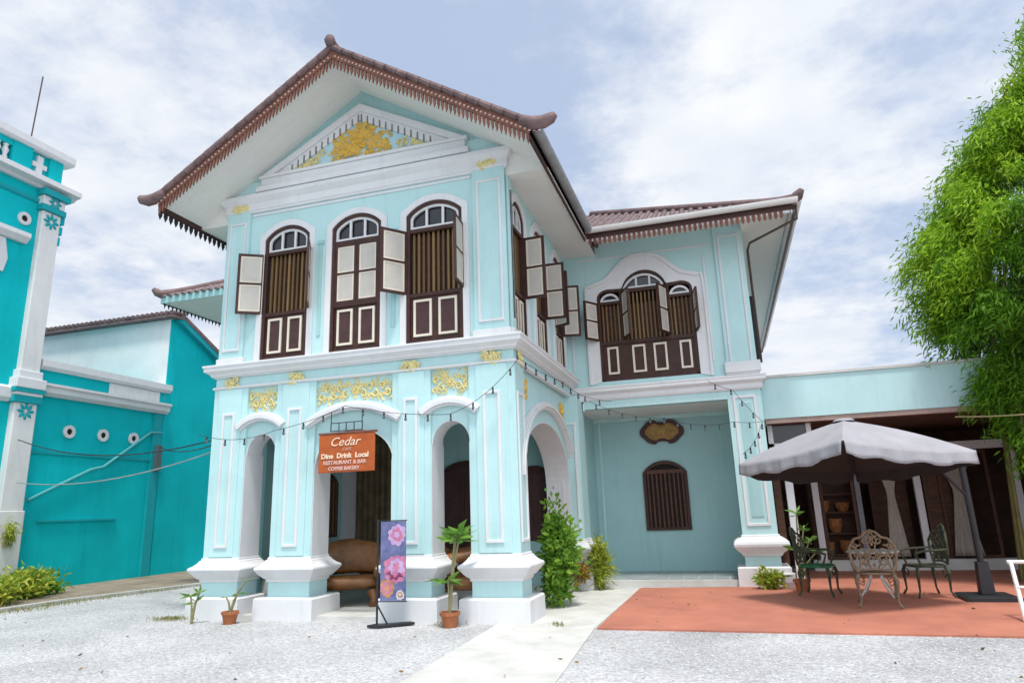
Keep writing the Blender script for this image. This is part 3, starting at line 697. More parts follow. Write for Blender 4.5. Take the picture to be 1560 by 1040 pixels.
for a, b, z0, sp, ri in ((1.27, 2.11, 6.02, 6.06, .26), (.76, 1.16, 5.78, 5.82, .14), (2.22, 2.62, 5.78, 5.82, .14)):
    c = segarc(a, b, sp, ri, 10); ol = [(b, z0)]+c+[(a, z0)]; c3 = off(c, -.045); il = [(b-.045, z0+.04)]+[(min(max(u, a+.045), b-.045), max(z, z0+.045)) for u, z in c3]+[(a+.045, z0+.04)]
    fl = MB(); fl.band(WING, il, ol, n, n+.04, 0, True); fl.prism(WING, ol, n-.03, n-.02, 1)
    if b-a > .5:
        for u in (a+(b-a)/3, a+(b-a)*2/3): fl.box(WING, u-.02, u+.02, z0+.03, sp+ri-.07, n+.002, n+.036, 0)
    fl.build('fanlight', [WHITE, GLASS], ww)
for hu, wdh, ang, sd_ in ((UL, .42, 122, 1), (1.22, .42, 116, -1), (2.16, .42, 112, 1), (UR, .42, 100, -1)):
    shutter(WING, hu, n+.06, 4.92, 5.95 if hu in (1.22, 2.16) else 5.76, wdh, ang, sd_, ww)
# broad white surround of the triple window
def big(d, e): return [(UR+d, 4.0), (UR+d, 5.9), (UR-.05+d*.7, 6.08), (2.25+d*.4, 6.2+d*.5), (2.05, 6.42+d*.65), (1.69, 6.52+d*.8), (1.33, 6.42+d*.65), (1.13-d*.4, 6.2+d*.5), (UL+.05-d*.7, 6.08), (UL-d, 5.9), (UL-d, 4.0)]
def dense(pl, k=6):
    P_ = [Vector(p) for p in pl]; out = []
    for i in range(len(P_)-1):
        p0 = P_[max(i-1, 0)]; p1, p2 = P_[i], P_[i+1]; p3 = P_[min(i+2, len(P_)-1)]
        for j in range(k):
            t = j/k; out.append(tuple(.5*((2*p1)+(p2-p0)*t+(2*p0-5*p1+4*p2-p3)*t*t+(3*p1-p0-3*p2+p3)*t**3)))
    return out+[tuple(P_[-1])]
bi = [(UR, 4.05)]+[q for q in wcv]+[(UL, 4.05)]
# resample both to the same count by arc length
def resamp(pl, k):
    d = [0]
    for a, b in zip(pl[:-1], pl[1:]): d.append(d[-1]+math.hypot(a[0]-b[0], a[1]-b[1]))
    t = np.linspace(0, d[-1], k); return list(zip(np.interp(t, d, [p[0] for p in pl]), np.interp(t, d, [p[1] for p in pl])))
OUTR = [(UR+.20, 4.0), (UR+.20, 5.95), (UR+.10, 6.10), (2.45, 6.22), (2.2, 6.45), (2.0, 6.62), (1.69, 6.70), (1.38, 6.62), (1.18, 6.45), (.93, 6.22), (UL-.10, 6.10), (UL-.20, 5.95), (UL-.20, 4.0)]
so = MB(); so.band(WING, resamp(bi, 90), resamp(dense(OUTR), 90), n, .03); so.build('surround', WHITE, ww)
OUT2 = [(u+(.05 if u > 1.7 else -.05 if u < 1.68 else 0), z+(.06 if z > 6 else 0)) for u, z in OUTR]
so = MB(); so.band(WING, resamp(dense(OUTR), 90), resamp(dense(OUT2), 90), 0, .06); so.build('hood_moulding', WHITE, ww)
MB().box(WING, 2.95, 2.985, 4.3, 6.5, -.01, .015).box(WING, .1, .135, 4.3, 6.5, -.01, .015).box(WING, .3, 3.1, 6.74, 6.775, -.01, .02).build('wall_strip', WHITE, house)
# recess under the wing
YB = 6.0
mb = MB(); mb.box(Frame((0, YB, 0), (1, 0, 0), (0, -1, 0)), .05, 3.3, 0, 3.49, -.2, 0); mb.box(SIDE, 4.40, YB, 0, 3.49, -.1, .13)
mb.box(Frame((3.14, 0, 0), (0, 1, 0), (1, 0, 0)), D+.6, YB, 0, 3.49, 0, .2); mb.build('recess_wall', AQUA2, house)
MB().box(W0, .13, 3.14, 3.49, 3.52, D+.31, YB).build('recess_ceiling', SOFF, house)
MB().box(W0, .131, 3.139, 3.40, 3.488, YB-.06, YB-.001).box(W0, .24, .28, .3, 3.40, YB-.02, YB-.001).build('recess_trim', AQUA, house)
fl = MB(); fl.box(W0, .23, 3.13, -.05, .125, D-.02, YB, 0)
fl.build('recess_floor', PALEC, house)
tl = MB()
for i in range(10):
    for j in range(6):
        tl.box(W0, .25+i*.288, .25+i*.288+.276, .12, .131, D+.06+j*.282, D+.06+j*.282+.27)
tl.build('floor_tiles', FLOORT, house)
RB = Frame((0, YB, 0), (1, 0, 0), (0, -1, 0))
a, b = 1.18, 2.15; cv = segarc(a, b, 2.22, .26, 12); ol = [(b, .98)]+cv+[(a, .98)]
q = MB(); inn = [(b-.07, 1.04)]+[(min(max(u, a+.07), b-.07), z-.08) for u, z in cv]+[(a+.07, 1.04)]
q.band(RB, inn, ol, .0, .05, 0, True); wr = q.build('window', BROWN, house, label='arched dark barred window in the shaded recess wall')
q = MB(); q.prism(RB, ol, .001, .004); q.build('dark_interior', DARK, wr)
q = MB()
for k in range(9): u = a+.11+k*.094; q.box(RB, u-.016, u+.016, 1.04, 2.24, .006, .03)
q.box(RB, a+.07, b-.07, 2.2, 2.28, .008, .035); q.build('window_bars', mat('red_brown_bars', (.13, .05, .03), .5, .2, 9), wr)
# wing hip roof (a hipped block running behind the front gable)
EZ = 6.97; EX1 = 4.72; EX0 = 2*XM-EX1; EY0 = 3.22; EY1 = 16.2; PS = .53
hy = 4.6; zr = EZ+PS*hy
hp_ = MB(); A_, B_, C_, D_ = Vector((EX0, EY0, EZ)), Vector((EX1, EY0, EZ)), Vector((EX1, EY1, EZ)), Vector((EX0, EY1, EZ))
E1, E2 = Vector((EX0+hy, EY0+hy, zr)), Vector((EX1-hy, EY0+hy, zr)); E3, E4 = Vector((EX1-hy, EY1-hy, zr)), Vector((EX0+hy, EY1-hy, zr))
hp_.mesh([A_, B_, C_, D_, E1, E2, E3, E4], [(0, 1, 5, 4), (1, 2, 6, 5), (2, 3, 7, 6), (3, 0, 4, 7), (4, 5, 6, 7)])
wroof = hp_.build('roof', TILEW, house)
ps = math.sqrt(1+PS*PS)
ribs(Vector((EX1, EY0, EZ)), Vector((-1, 0, 0)), Vector((0, -1, -PS)).normalized(), 24, .20, lambda t: (-.05, min(t, hy)*ps), .06, parent=wroof, m=TILEW, z=.0)
ribs(Vector((EX0, EY0, EZ)), Vector((1, 0, 0)), Vector((0, -1, -PS)).normalized(), 20, .20, lambda t: (-.05, min(t, hy)*ps), .06, parent=wroof, m=TILEW, z=.0)
ribs(Vector((EX1, EY0, EZ)), Vector((0, 1, 0)), Vector((1, 0, -PS)).normalized(), 62, .20, lambda t: (-.05, max(0, min(t, EY1-EY0-t, hy))*ps), .06, parent=wroof, m=TILEW, z=.0)
for P_, Q_ in ((E2, B_), (E1, A_)):
    o_ = Vector((1 if Q_ is B_ else -1, -1, 0)); hr = MB()
    hr.tube([P_+Vector((0, 0, .06)), Q_-o_*.5+Vector((0, 0, .5*PS+.05)), Q_-o_*.25+Vector((0, 0, .25*PS+.05)), Q_+Vector((0, 0, .07)), Q_+o_*.07+Vector((0, 0, .11)), Q_+o_*.14+Vector((0, 0, .19))], [.08, .08, .09, .11, .10, .05], 8)
    hr.build('ridge_tiles', TILE, wroof, smooth=True)
gu = MB(); gutter(gu, Frame((0, EY0, 0), (1, 0, 0), (0, -1, 0)), .78, EX1+.05, 7.03, .09, -.02); gutter(gu, Frame((EX1, 0, 0), (0, 1, 0), (1, 0, 0)), EY0-.02, EY1, 7.03, .08, -.02); gu.build('gutter', GUTW, wroof)
MB().box(W0, .72, EX1-.05, 6.855, 6.955, EY0+.0, EY0+.03, 0).build('fascia', BROWN, wroof); MB().box(W0, EX1-.08, EX1-.05, 6.80, 6.955, EY0+.03, EY1).build('fascia', WHITE, wroof)
th = MB()
for i in range(38):
    u = .80+i*.099
    th.prism(Frame((0, EY0+.015, 0), (1, 0, 0), (0, -1, 0)), [(u-.03, 6.86), (u+.03, 6.86), (u+.03, 6.745), (u+.02, 6.725), (u, 6.69), (u-.02, 6.725), (u-.03, 6.745)], -.008, .008)
th.build('fretwork', FRET, wroof)
MB().box(W0, .73, EX1-.09, 6.935, 6.945, EY0+.03, EY0+.3).box(W0, .73, 3.765, 7.10, 7.11, EY0+.3, D).box(W0, .73, 3.765, 6.945, 7.10, EY0+.3, EY0+.31).box(W0, 3.755, 3.765, 6.96, 7.10, EY0+.311, D-.001).box(W0, 3.766, EX1-.09, 6.95, 6.96, EY0+.301, D).box(W0, 3.6, EX1-.09, 6.95, 6.96, D+.001, EY1).build('soffit', SOFF, wroof)
MB().box(W0, EX0, XM-HW-.1, 6.80, 6.98, EY0, EY0+.03).build('fascia', AQUA2, wroof); MB().box(W0, EX0, EX0+.03, 6.80, 6.98, EY0+.03, EY1).build('fascia', mat('sea_green_paint', (.10, .33, .35), .6, .05), wroof)
MB().box(W0, EX0+.03, XL, 6.82, 6.84, EY0+.03, EY1).build('soffit', SOFF, wroof)
th = MB()
for i in range(28):
    y = EY0+.1+i*.13; th.prism(Frame((EX0+.04, 0, 0), (0, 1, 0), (1, 0, 0)), [(y-.04, 6.83), (y+.04, 6.83), (y, 6.70)], -.008, .008)
th.build('fretwork', IRON, wroof)
# house body behind (left side wall and rear)
MB().box(WING, .72, EX1-.1, 6.80, 6.86, .978, .99).build('fretwork_backing', WHITE, wroof)
MB().box(W0, XL-.02, XL+.2, 4.17, 7.3, .302, D+.1).box(W0, XL-2.6, XL+.2, 0, 6.82, D+.3, 9.0).build('wall', AQUA, house)
# down pipes and gutter brace at the wing's corner
dp = MB(); dp.tube([(EX1+.02, EY0+.1, 6.95), (EX1+.02, EY0+.12, 6.70), (3.9, EY0+.9, 6.62), (3.86, D+.12, 6.55), (3.86, D+.15, 4.2)], .026, 8)
dp.build('downpipe', PIPE, house, smooth=True)
dp = MB(); dp.tube([(EX1-.02, EY0+.1, 6.80), (EX1-.02, EY1, 6.80)], .035, 6); dp.build('downpipe', PIPE, house)
dp = MB(); dp.box(W0, 3.86, 3.93, 4.5, 6.0, D+1.6, D+1.75); dp.build('wall_bracket', IRON, house)
# --- porch interior
MB().box(W0, -5.40, 0, -.05, .06, -.02, D).build('porch_floor', PALEC, house)
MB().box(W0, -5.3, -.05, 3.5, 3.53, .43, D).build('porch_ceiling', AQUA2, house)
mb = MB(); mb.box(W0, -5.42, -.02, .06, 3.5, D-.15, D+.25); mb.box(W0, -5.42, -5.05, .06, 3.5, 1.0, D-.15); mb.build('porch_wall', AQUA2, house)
PB = Frame((0, D-.15, 0), (1, 0, 0), (0, -1, 0))
def doorway(a, b, z0, sp, ri):
    cv = segarc(a, b, sp, ri, 12); ol = [(b, z0)]+cv+[(a, z0)]
    q = MB(); q.band(PB, [(b-.08, z0)]+[(min(max(u, a+.08), b-.08), z-.09) for u, z in cv]+[(a+.08, z0)], ol, 0, .06)
    d = q.build('door' if z0 < .5 else 'window', BROWN, house)
    q = MB(); q.prism(PB, ol, .002, .006); c = (a+b)/2
    for s0, s1 in ((a+.08, c-.01), (c+.01, b-.08)):
        q.rect(PB, s0+.06, s1-.06, z0+.15, z0+.95, .05, .006, .03); q.rect(PB, s0+.06, s1-.06, z0+1.05, sp-.02, .05, .006, .03)
    q.build('door_leaf', DARKP, d)
doorway(-3.05, -1.55, .06, 2.2, .38); doorway(-1.25, -.4, .9, 2.1, .3)
MB().box(W0, -5.049, -4.88, .06, 3.5, 3.62, D-.16).build('pilaster', WHITE, house)
q = MB()
for k in range(12): q.tube([(-4.80+k*.07, D-.28+.03*(k % 2), .25), (-4.80+k*.07, D-.28+.03*(k % 2), 3.3)], .05, 6)
q.build('curtain', mat('olive_curtain', (.20, .15, .09), .9, .15, 4), house)
LW = Frame((-5.05, 0, 0), (0, 1, 0), (1, 0, 0)); cv = segarc(2.7, 3.45, 2.2, .2, 10); ol = [(3.45, 1.1)]+cv+[(2.7, 1.1)]
q = MB(); q.prism(LW, ol, .0, .03); wq = q.build('window', DARKP, house)
q = MB()
for k in range(6): q.box(LW, 2.78+k*.11, 2.82+k*.11, 1.17, 2.23, .03, .05)
q.build('window_bars', BARS, wq)
# ------------------------------------------------------------------ neighbouring teal building and low wing on the left
nb = thing('teal_building', 'tall teal neighbouring building with white corner column and balustrade, at the left edge', 'building', (NX-3, -2, 0))
F = NEIGH
MB().box(F, -9, 2.3, 0, 10.1, -7, 0).build('wall', TEAL, nb)
co = MB()
co.box(F, 2.2, 2.82, 0, 1.9, -.5, .20); co.box(F, 2.23, 2.79, 1.9, 4.45, -.5, .17); co.box(F, 2.26, 2.76, 5.25, 9.45, -.5, .15)
col = co.build('corner_column', mat('off_white_paint', (.74, .74, .73), .75, .05, 1.2, .1, 12, streak=.3), nb, bevel=.02)
for bx_ in ((2.15, 2.87, 4.45, 4.62, -.5, .22), (2.12, 2.9, 4.70, 4.80, -.5, .26), (2.18, 2.84, 9.45, 9.6, -.5, .22), (2.14, 2.88, 9.85, 10.01, -.5, .28)): MB().box(F, *bx_).build('column_band', TEALD, col)
for bx_ in ((2.17, 2.85, 4.62, 4.70, -.5, .24), (2.13, 2.89, 4.80, 5.05, -.5, .27), (2.2, 2.82, 5.05, 5.25, -.5, .2), (2.2, 2.8, 9.6, 9.85, -.5, .20)): MB().box(F, *bx_).build('column_moulding', WHITE, col, bevel=.02)
for z, s in ((4.25, .2), (9.72, .16), (9.2, .2)):
    ca = MB()
    for k in range(8): petal(ca, F, 2.51+.03*math.cos(k*.785), z+.03*math.sin(k*.785), .175 if z < 9 else .21 if z > 9.5 else .155, s, s*.45, k*.785, .03)
    ca.build('stucco_flower', TEALD, col)
ca = MB(); 
for z in (8.7, 9.0, 9.3): ca.box(F, 2.82, 2.95-(9.3-z)*.1, z, z+.22, -.2, .05)
ca.build('bracket', TEAL, nb)
MB().sweep([(NX, -9), (NX, 2.85), (NX-6, 2.85)][::-1], [(-.3, 0)]*3) if False else None
def wall_mould(F, u0, u1, prof, parent, m, name='cornice', ends=True):
    mb = MB(); k = len(prof); vs = [F(u, z, n_) for u in (u0, u1) for n_, z in prof]
    mb.mesh(vs, [(i, (i+1) % k, k+(i+1) % k, k+i) for i in range(k)]+[tuple(range(k-1, -1, -1)), tuple(range(k, 2*k))])
    return mb.build(name, m, parent)
wall_mould(F, -9, 3.12, [(-1, 10.02), (.10, 10.02), (.16, 10.08), (.34, 10.12), (.34, 10.25), (.25, 10.30), (-1, 10.30)], nb, WHITE)
wall_mould(F, -9, 2.95, [(-.4, 10.98), (.12, 10.98), (.18, 11.04), (.18, 11.22), (-.4, 11.24)], nb, WHITE)
par = MB(); par.box(F, 1.35, 1.85, 10.30, 10.98, -.3, .06); par.box(F, -9, 1.35, 10.82, 10.98, -.3, .03); par.box(F, -9, 1.35, 10.30, 10.40, -.3, .03); par.box(F, 2.35, 2.72, 10.3, 10.98, -.3, .04); par.box(F, 1.85, 2.35, 10.3, 10.98, -.3, -.05)
par.box(F, -9, 1.35, 10.4, 10.82, -.3, -.12)
par = par.build('parapet', TEAL, nb)
ba = MB()
for k in range(22):
    u = 1.22-k*.20
    ba.lathe(F(u, 10.40, -.03), [(.05, 0), (.07, .06), (.045, .12), (.085, .24), (.045, .34), (.07, .40), (.05, .42)], 8)
ba.build('balustrade', WHITE, par)
ba = MB(); ba.box(F, 2.02, 2.18, 10.36, 10.9, -.06, .02); ba.box(F, 1.9, 2.3, 10.58, 10.70, -.06, .018); ba.build('cross_ornament', WHITE, par)
wall_mould(F, -9, 2.24, [(-.2, 4.45), (.05, 4.45), (.12, 4.55), (.12, 4.78), (.05, 4.84), (-.2, 4.84)], nb, WHITE, 'string_moulding')
wall_mould(F, -9, 2.24, [(-.2, 9.62), (.02, 9.62), (.05, 9.66), (.05, 9.74), (-.2, 9.78)], nb, TEALD, 'string_moulding')
def porthole(u, z, parent, r=.17):
    q = MB(); q.band(F, [(u+r*.48*math.cos(t), z+r*.48*math.sin(t)) for t in np.linspace(0, 6.283, 17)[:-1]], [(u+r*math.cos(t), z+r*math.sin(t)) for t in np.linspace(0, 6.283, 17)[:-1]], -.01, .035, 0, True)
    q.prism(F, [(u+r*.5*math.cos(t), z+r*.5*math.sin(t)) for t in np.linspace(0, 6.283, 13)[:-1]], .001, .006, 1)
    q.build('round_vent', [WHITE, DARK], parent)
porthole(1.91, 9.08, nb); porthole(.4, 9.08, nb)
wh = wall_mould(F, .2, 2.0, [(0, 8.42), (.10, 8.42), (.22, 8.55), (.22, 8.66), (0, 8.70)], nb, WHITE, 'window_hood')
q = MB(); q.prism(F, [(.5, 7.55), (1.55, 7.55), (1.62, 7.9), (1.5, 8.4), (.5, 8.4)], .004, .06); q.build('window_shade', WHITE, nb)
q = MB(); q.box(F, .5, 1.5, 5.3, 7.55, .0, .03); q.build('window', TEALD, nb)
q = MB(); q.tube([(NX-.4, 2.05, 11.2), (NX-.38, 2.12, 13.4)], .018, 5); ant = q.build('rooftop_rod', PIPE, nb)
lw = thing('teal_annex', 'single storey teal annex with two white copings and three round vents', 'building', (NX-2, 5, 0))
MB().box(F, 2.84, 6.95, 0, 5.4, -3, -.02).build('wall', TEAL, lw)
wall_mould(F, 2.84, 7.05, [(-.4, 4.72), (.06, 4.72), (.16, 4.80), (.16, 4.93), (.22, 4.96), (.22, 5.02), (-.4, 5.04)], lw, WHITE, 'coping')
wall_mould(F, 2.84, 7.1, [(-.4, 5.38), (.06, 5.38), (.14, 5.45), (.14, 5.62), (-.4, 5.66)], lw, WHITE, 'coping')
for u in (3.87, 4.9, 5.93): porthole(u, 3.89, lw)
q = MB(); q.box(F, 4.95, 6.75, 5.06, 5.37, -.015, .01)
for k in range(9): q.box(F, 5.0+k*.2, 5.09+k*.2, 5.08, 5.35, .01, .03)
q.build('grille', ROSE, lw)
q = MB(); q.box(F, 2.84, 6.9, 3.28, 3.36, -.02, .02); q.box(F, 3.3, 5.6, 1.62, 1.67, -.02, .035); q.box(F, 6.6, 6.9, 0, 4.7, -.02, .05); q.build('wall_band', TEALD, lw)
q = MB(); q.tube([(NX+.05, 2.95, 2.15), (NX+.05, 4.6, 2.95), (NX+.05, 5.0, 3.05), (NX+.05, 6.5, 4.12), (NX+.05, 6.9, 4.15)], .035, 6); q.build('conduit', mat('light_teal_pipe', (.10, .42, .44), .5, .05), lw)
q = MB(); q.box(F, 6.7, 6.9, 3.0, 3.75, .05, .14); q.build('meter_box', mat('grey_box', (.10, .14, .15), .5, .1), lw)
# taller house behind it
rb = thing('gabled_house', 'taller house behind the annex, pale end wall, teal side wall and tiled roof edge', 'house', (NX-4, 9, 0))
q = MB(); q.box(W0, NX-9, NX-.02, 0, 7.75, 6.96, 7.16); q.build('wall', ROSE, rb)
q = MB(); q.prism(F, [(6.96, 0), (12.5, 0), (12.5, 5.3), (7.2, 7.85), (6.96, 7.85)], -.02, .01); q.build('wall', TEAL, rb)
q = MB(); q.box(W0, NX-9, NX+.25, 7.76, 7.84, 6.72, 7.2)
for k in range(48): 
    x = NX+.2-k*.19; q.tube([(x, 6.70, 7.90), (x, 7.3, 7.98)], .07, 6)
rr_ = q.build('roof', TILE, rb)
q = MB(); q.prism(F, [(7.1, 7.88), (12.6, 5.2), (12.6, 5.32), (7.1, 8.02)], -9, .22); q.build('roof', TILE, rb)
q = MB(); q.prism(F, [(7.1, 7.70), (12.6, 5.02), (12.6, 5.2), (7.1, 7.88)], .012, .2); q.build('bargeboard', TEALD, rb)
# ------------------------------------------------------------------ low annex on the right
ax = thing('side_annex', 'low flat roofed aqua annex with glazed front, right of the wing', 'building', (6, 6, 0))
AXF = Frame((0, 4.44, 0), (1, 0, 0), (0, -1, 0))
q = MB(); q.box(AXF, 3.78, 11, 3.08, 3.88, -.2, 0); q.build('parapet', AQUA, ax); MB().box(AXF, 3.78, 11, 2.98, 3.06, -5, -.21).build('ceiling', SHELF, ax)
MB().box(AXF, 3.78, 11, 3.88, 3.93, -.25, .03).build('coping', PALEC, ax)
MB().box(AXF, 3.78, 11, 2.99, 3.075, -.19, -.02).build('beam', mat('pinkish_beam', (.40, .29, .25), .7, .1), ax)
q = MB(); q.box(W0, 3.8, 11, 0, 3.0, 8.6, 8.8); q.box(W0, 10.8, 11, 0, 3.0, 4.7, 8.6); q.build('wall', mat('brown_brick_wall', (.085, .045, .032), .85, .2, 3, .3, 20), ax)
q = MB(); q.box(W0, 3.8, 11, 2.45, 2.62, 6.95, 7.05)
for x in (3.84, 4.55): q.box(W0, x, x+.09, 2.2, 3.0, 4.75, 4.84)
q.box(W0, 3.84, 4.64, 2.55, 2.62, 4.75, 4.84); q.build('window_frame', WHITE, ax)
MB().box(W0, 3.93, 4.55, 2.62, 2.98, 4.78, 4.80).build('window_pane', GLASS, ax)
q = MB(); q.box(W0, 4.6, 11, -.02, .24, 6.95, 7.2); q.build('sill_wall', PALEC, ax)
for x in (4.75, 6.78, 8.6):
    MB().box(W0, x, x+.13, .24, 2.45, 6.98, 7.08).build('door_post', WHITE, ax)
for y_ in (4.95,): MB().box(W0, 4.06, 4.2, .02, 3.0, y_, y_+.14).build('post', WHITE, ax)
MB().box(W0, 3.84, 3.97, .02, 3.0, 5.0, 5.12).build('post', SHELF, ax)
MB().box(W0, 5.62, 5.72, .24, 2.45, 6.98, 7.06).build('door_post', mat('grey_post', (.20, .22, .24), .6, .1), ax)
for x0, x1 in ((4.9, 5.6), (6.95, 7.3), (7.75, 8.2)):
    MB().rect(Frame((0, 7.02, 0), (1, 0, 0), (0, -1, 0)), x0, x1, .25, 2.42, .06, -.02, .02, 0).build('glazed_door', SHELF, ax)
def curtain(x, y, z0, z1, wt, wm, wb, m):
    mb = MB(); cols = 18; rows = 14; vs = []
    for r in range(rows+1):
        t = r/rows; z = z1+(z0-z1)*t
        if t < .38: wd = wt+(wm-wt)*(t/.38)**.7
        else: wd = wm+(wb-wm)*((t-.38)/.62)**1.1
        for c in range(cols+1):
            s = c/cols-.5; vs.append((x+s*wd, y+.035*math.sin(c*2.4+.3*r)*min(1, wd*2), z))
    mb.mesh(vs, [(r*(cols+1)+c, r*(cols+1)+c+1, (r+1)*(cols+1)+c+1, (r+1)*(cols+1)+c) for r in range(rows) for c in range(cols)])
    o = mb.build('curtain', m, ax, smooth=True); md = o.modifiers.new('s', 'SOLIDIFY'); md.thickness = .012
curtain(6.28, 6.88, .3, 2.4, .62, .12, .40, CURT); curtain(7.55, 6.88, .3, 2.4, .78, .16, .55, CURT)
q = MB(); q.box(W0, 7.0, 7.45, .3, 2.4, 7.05, 7.09); q.box(W0, 6.0, 6.75, .3, 2.2, 7.6, 7.66); q.build('door_leaf', SHELF, ax)
q = MB()
for k in range(16): q.tube([(4.75+k*.065, 6.9, 2.0+.08*math.sin(k*1.9)), (4.75+k*.065, 6.9, 2.42)], .022, 5)
q.build('valance', mat('dim_cloth', (.24, .22, .20), .9, .1, 6), ax)
# dark timber shelves with baskets seen through the glass
sh = thing('timber_shelf', 'dark brown timber shelf unit standing behind the glazed annex front', 'shelf', (5.2, 7.6, .02))
q = MB(); q.box(W0, 4.7, 4.76, .02, 1.9, 7.4, 7.8); q.box(W0, 5.64, 5.7, .02, 1.9, 7.4, 7.8); q.box(W0, 4.76, 5.64, .05, 1.9, 7.76, 7.8); q.build('shelf_frame', SHELF, sh)
for z in (.3, .75, 1.2, 1.6): MB().box(W0, 4.76, 5.64, z, z+.035, 7.4, 7.76).build('shelf_board', SHELF, sh)
bk_ = [('basket', x, y, z, h) for (x, y, z, h) in ((4.98, 7.58, .337, .25), (5.38, 7.58, .337, .28), (5.2, 7.58, .787, .3), (4.98, 7.58, 1.237, .24), (5.4, 7.58, 1.237, .2))]
for k, (nm, x, y, z, h) in enumerate(bk_):
    q = MB(); q.lathe((x, y, z), [(.10, 0), (.14, h*.4), (.16, h), (.145, h), (.12, h*.4)], 12)
    tag(q.build('basket', mat('orange_wicker', (.40, .17, .06), .8, .2, 14), None), 'orange brown wicker basket on the dark timber shelf behind the glass', 'basket', 'baskets on the timber shelf')
# ------------------------------------------------------------------ foliage helpers
def leaf_mesh(pos, dirs, length, width, seed=0, droop=0):
    rs = np.random.RandomState(seed); n = len(pos)
    d = dirs/np.linalg.norm(dirs, axis=1, keepdims=True)
    rnd = rs.randn(n, 3); side = np.cross(d, rnd); side /= np.linalg.norm(side, axis=1, keepdims=True)+1e-9
    nrm = np.cross(side, d)
    Ls = length*rs.uniform(.7, 1.3, n)[:, None]; Ws = width*rs.uniform(.7, 1.2, n)[:, None]
    dz = np.array([[0, 0, -1.0]])*droop*Ls
    V = np.stack([pos, pos+d*Ls*.45+side*Ws*.5+nrm*Ws*.15+dz*.3, pos+d*Ls+dz, pos+d*Ls*.45-side*Ws*.5+nrm*Ws*.15+dz*.3], 1)
    Fc = np.arange(n)[:, None]*4
    return V.reshape(-1, 3), np.concatenate([Fc+0, Fc+1, Fc+2, Fc+3], 1)
def leaves(name, V, Fc, m, parent):
    me = bpy.data.meshes.new(name); me.from_pydata(V.tolist(), [], Fc.tolist()); me.materials.append(m)
    o = bpy.data.objects.new(name, me); C.objects.link(o)
    if parent: attach(o, parent)
    return o
def unit(rs, n): v = rs.randn(n, 3); return v/np.linalg.norm(v, axis=1, keepdims=True)
def shrub(name, label, cat, c, rad, n, length, width, m, stems=4, seed=0, group=None, clumps=14, upw=.5):
    rs = np.random.RandomState(seed); t = thing(name, label, cat, c, group)
    cc = np.array(c)+np.array([0, 0, rad[2]])+unit(rs, clumps)*rs.uniform(.35, .85, clumps)[:, None]*np.array(rad)
    k = rs.randint(0, clumps, n); pos = cc[k]+rs.randn(n, 3)*np.array(rad)*.24
    pos[:, 2] = np.maximum(pos[:, 2], c[2]+.03)
    d = unit(rs, n)+np.array([0, 0, upw])+(pos-np.array(c)-np.array([0, 0, rad[2]*.6]))*.8
    V, Fc = leaf_mesh(pos, d, length, width, seed, .25)
    leaves('foliage', V, Fc, m, t)
    q = MB()
    for i in range(stems):
        e = cc[rs.randint(0, clumps)]; b = Vector(c)+Vector((rs.uniform(-.06, .06), rs.uniform(-.06, .06), 0))
        q.tube([b, b.lerp(Vector(e), .5)+Vector((rs.uniform(-.04, .04), 0, .05)), Vector(e)], [.016, .011, .005], 5)
    q.build('stem', STEM, t)
    return t
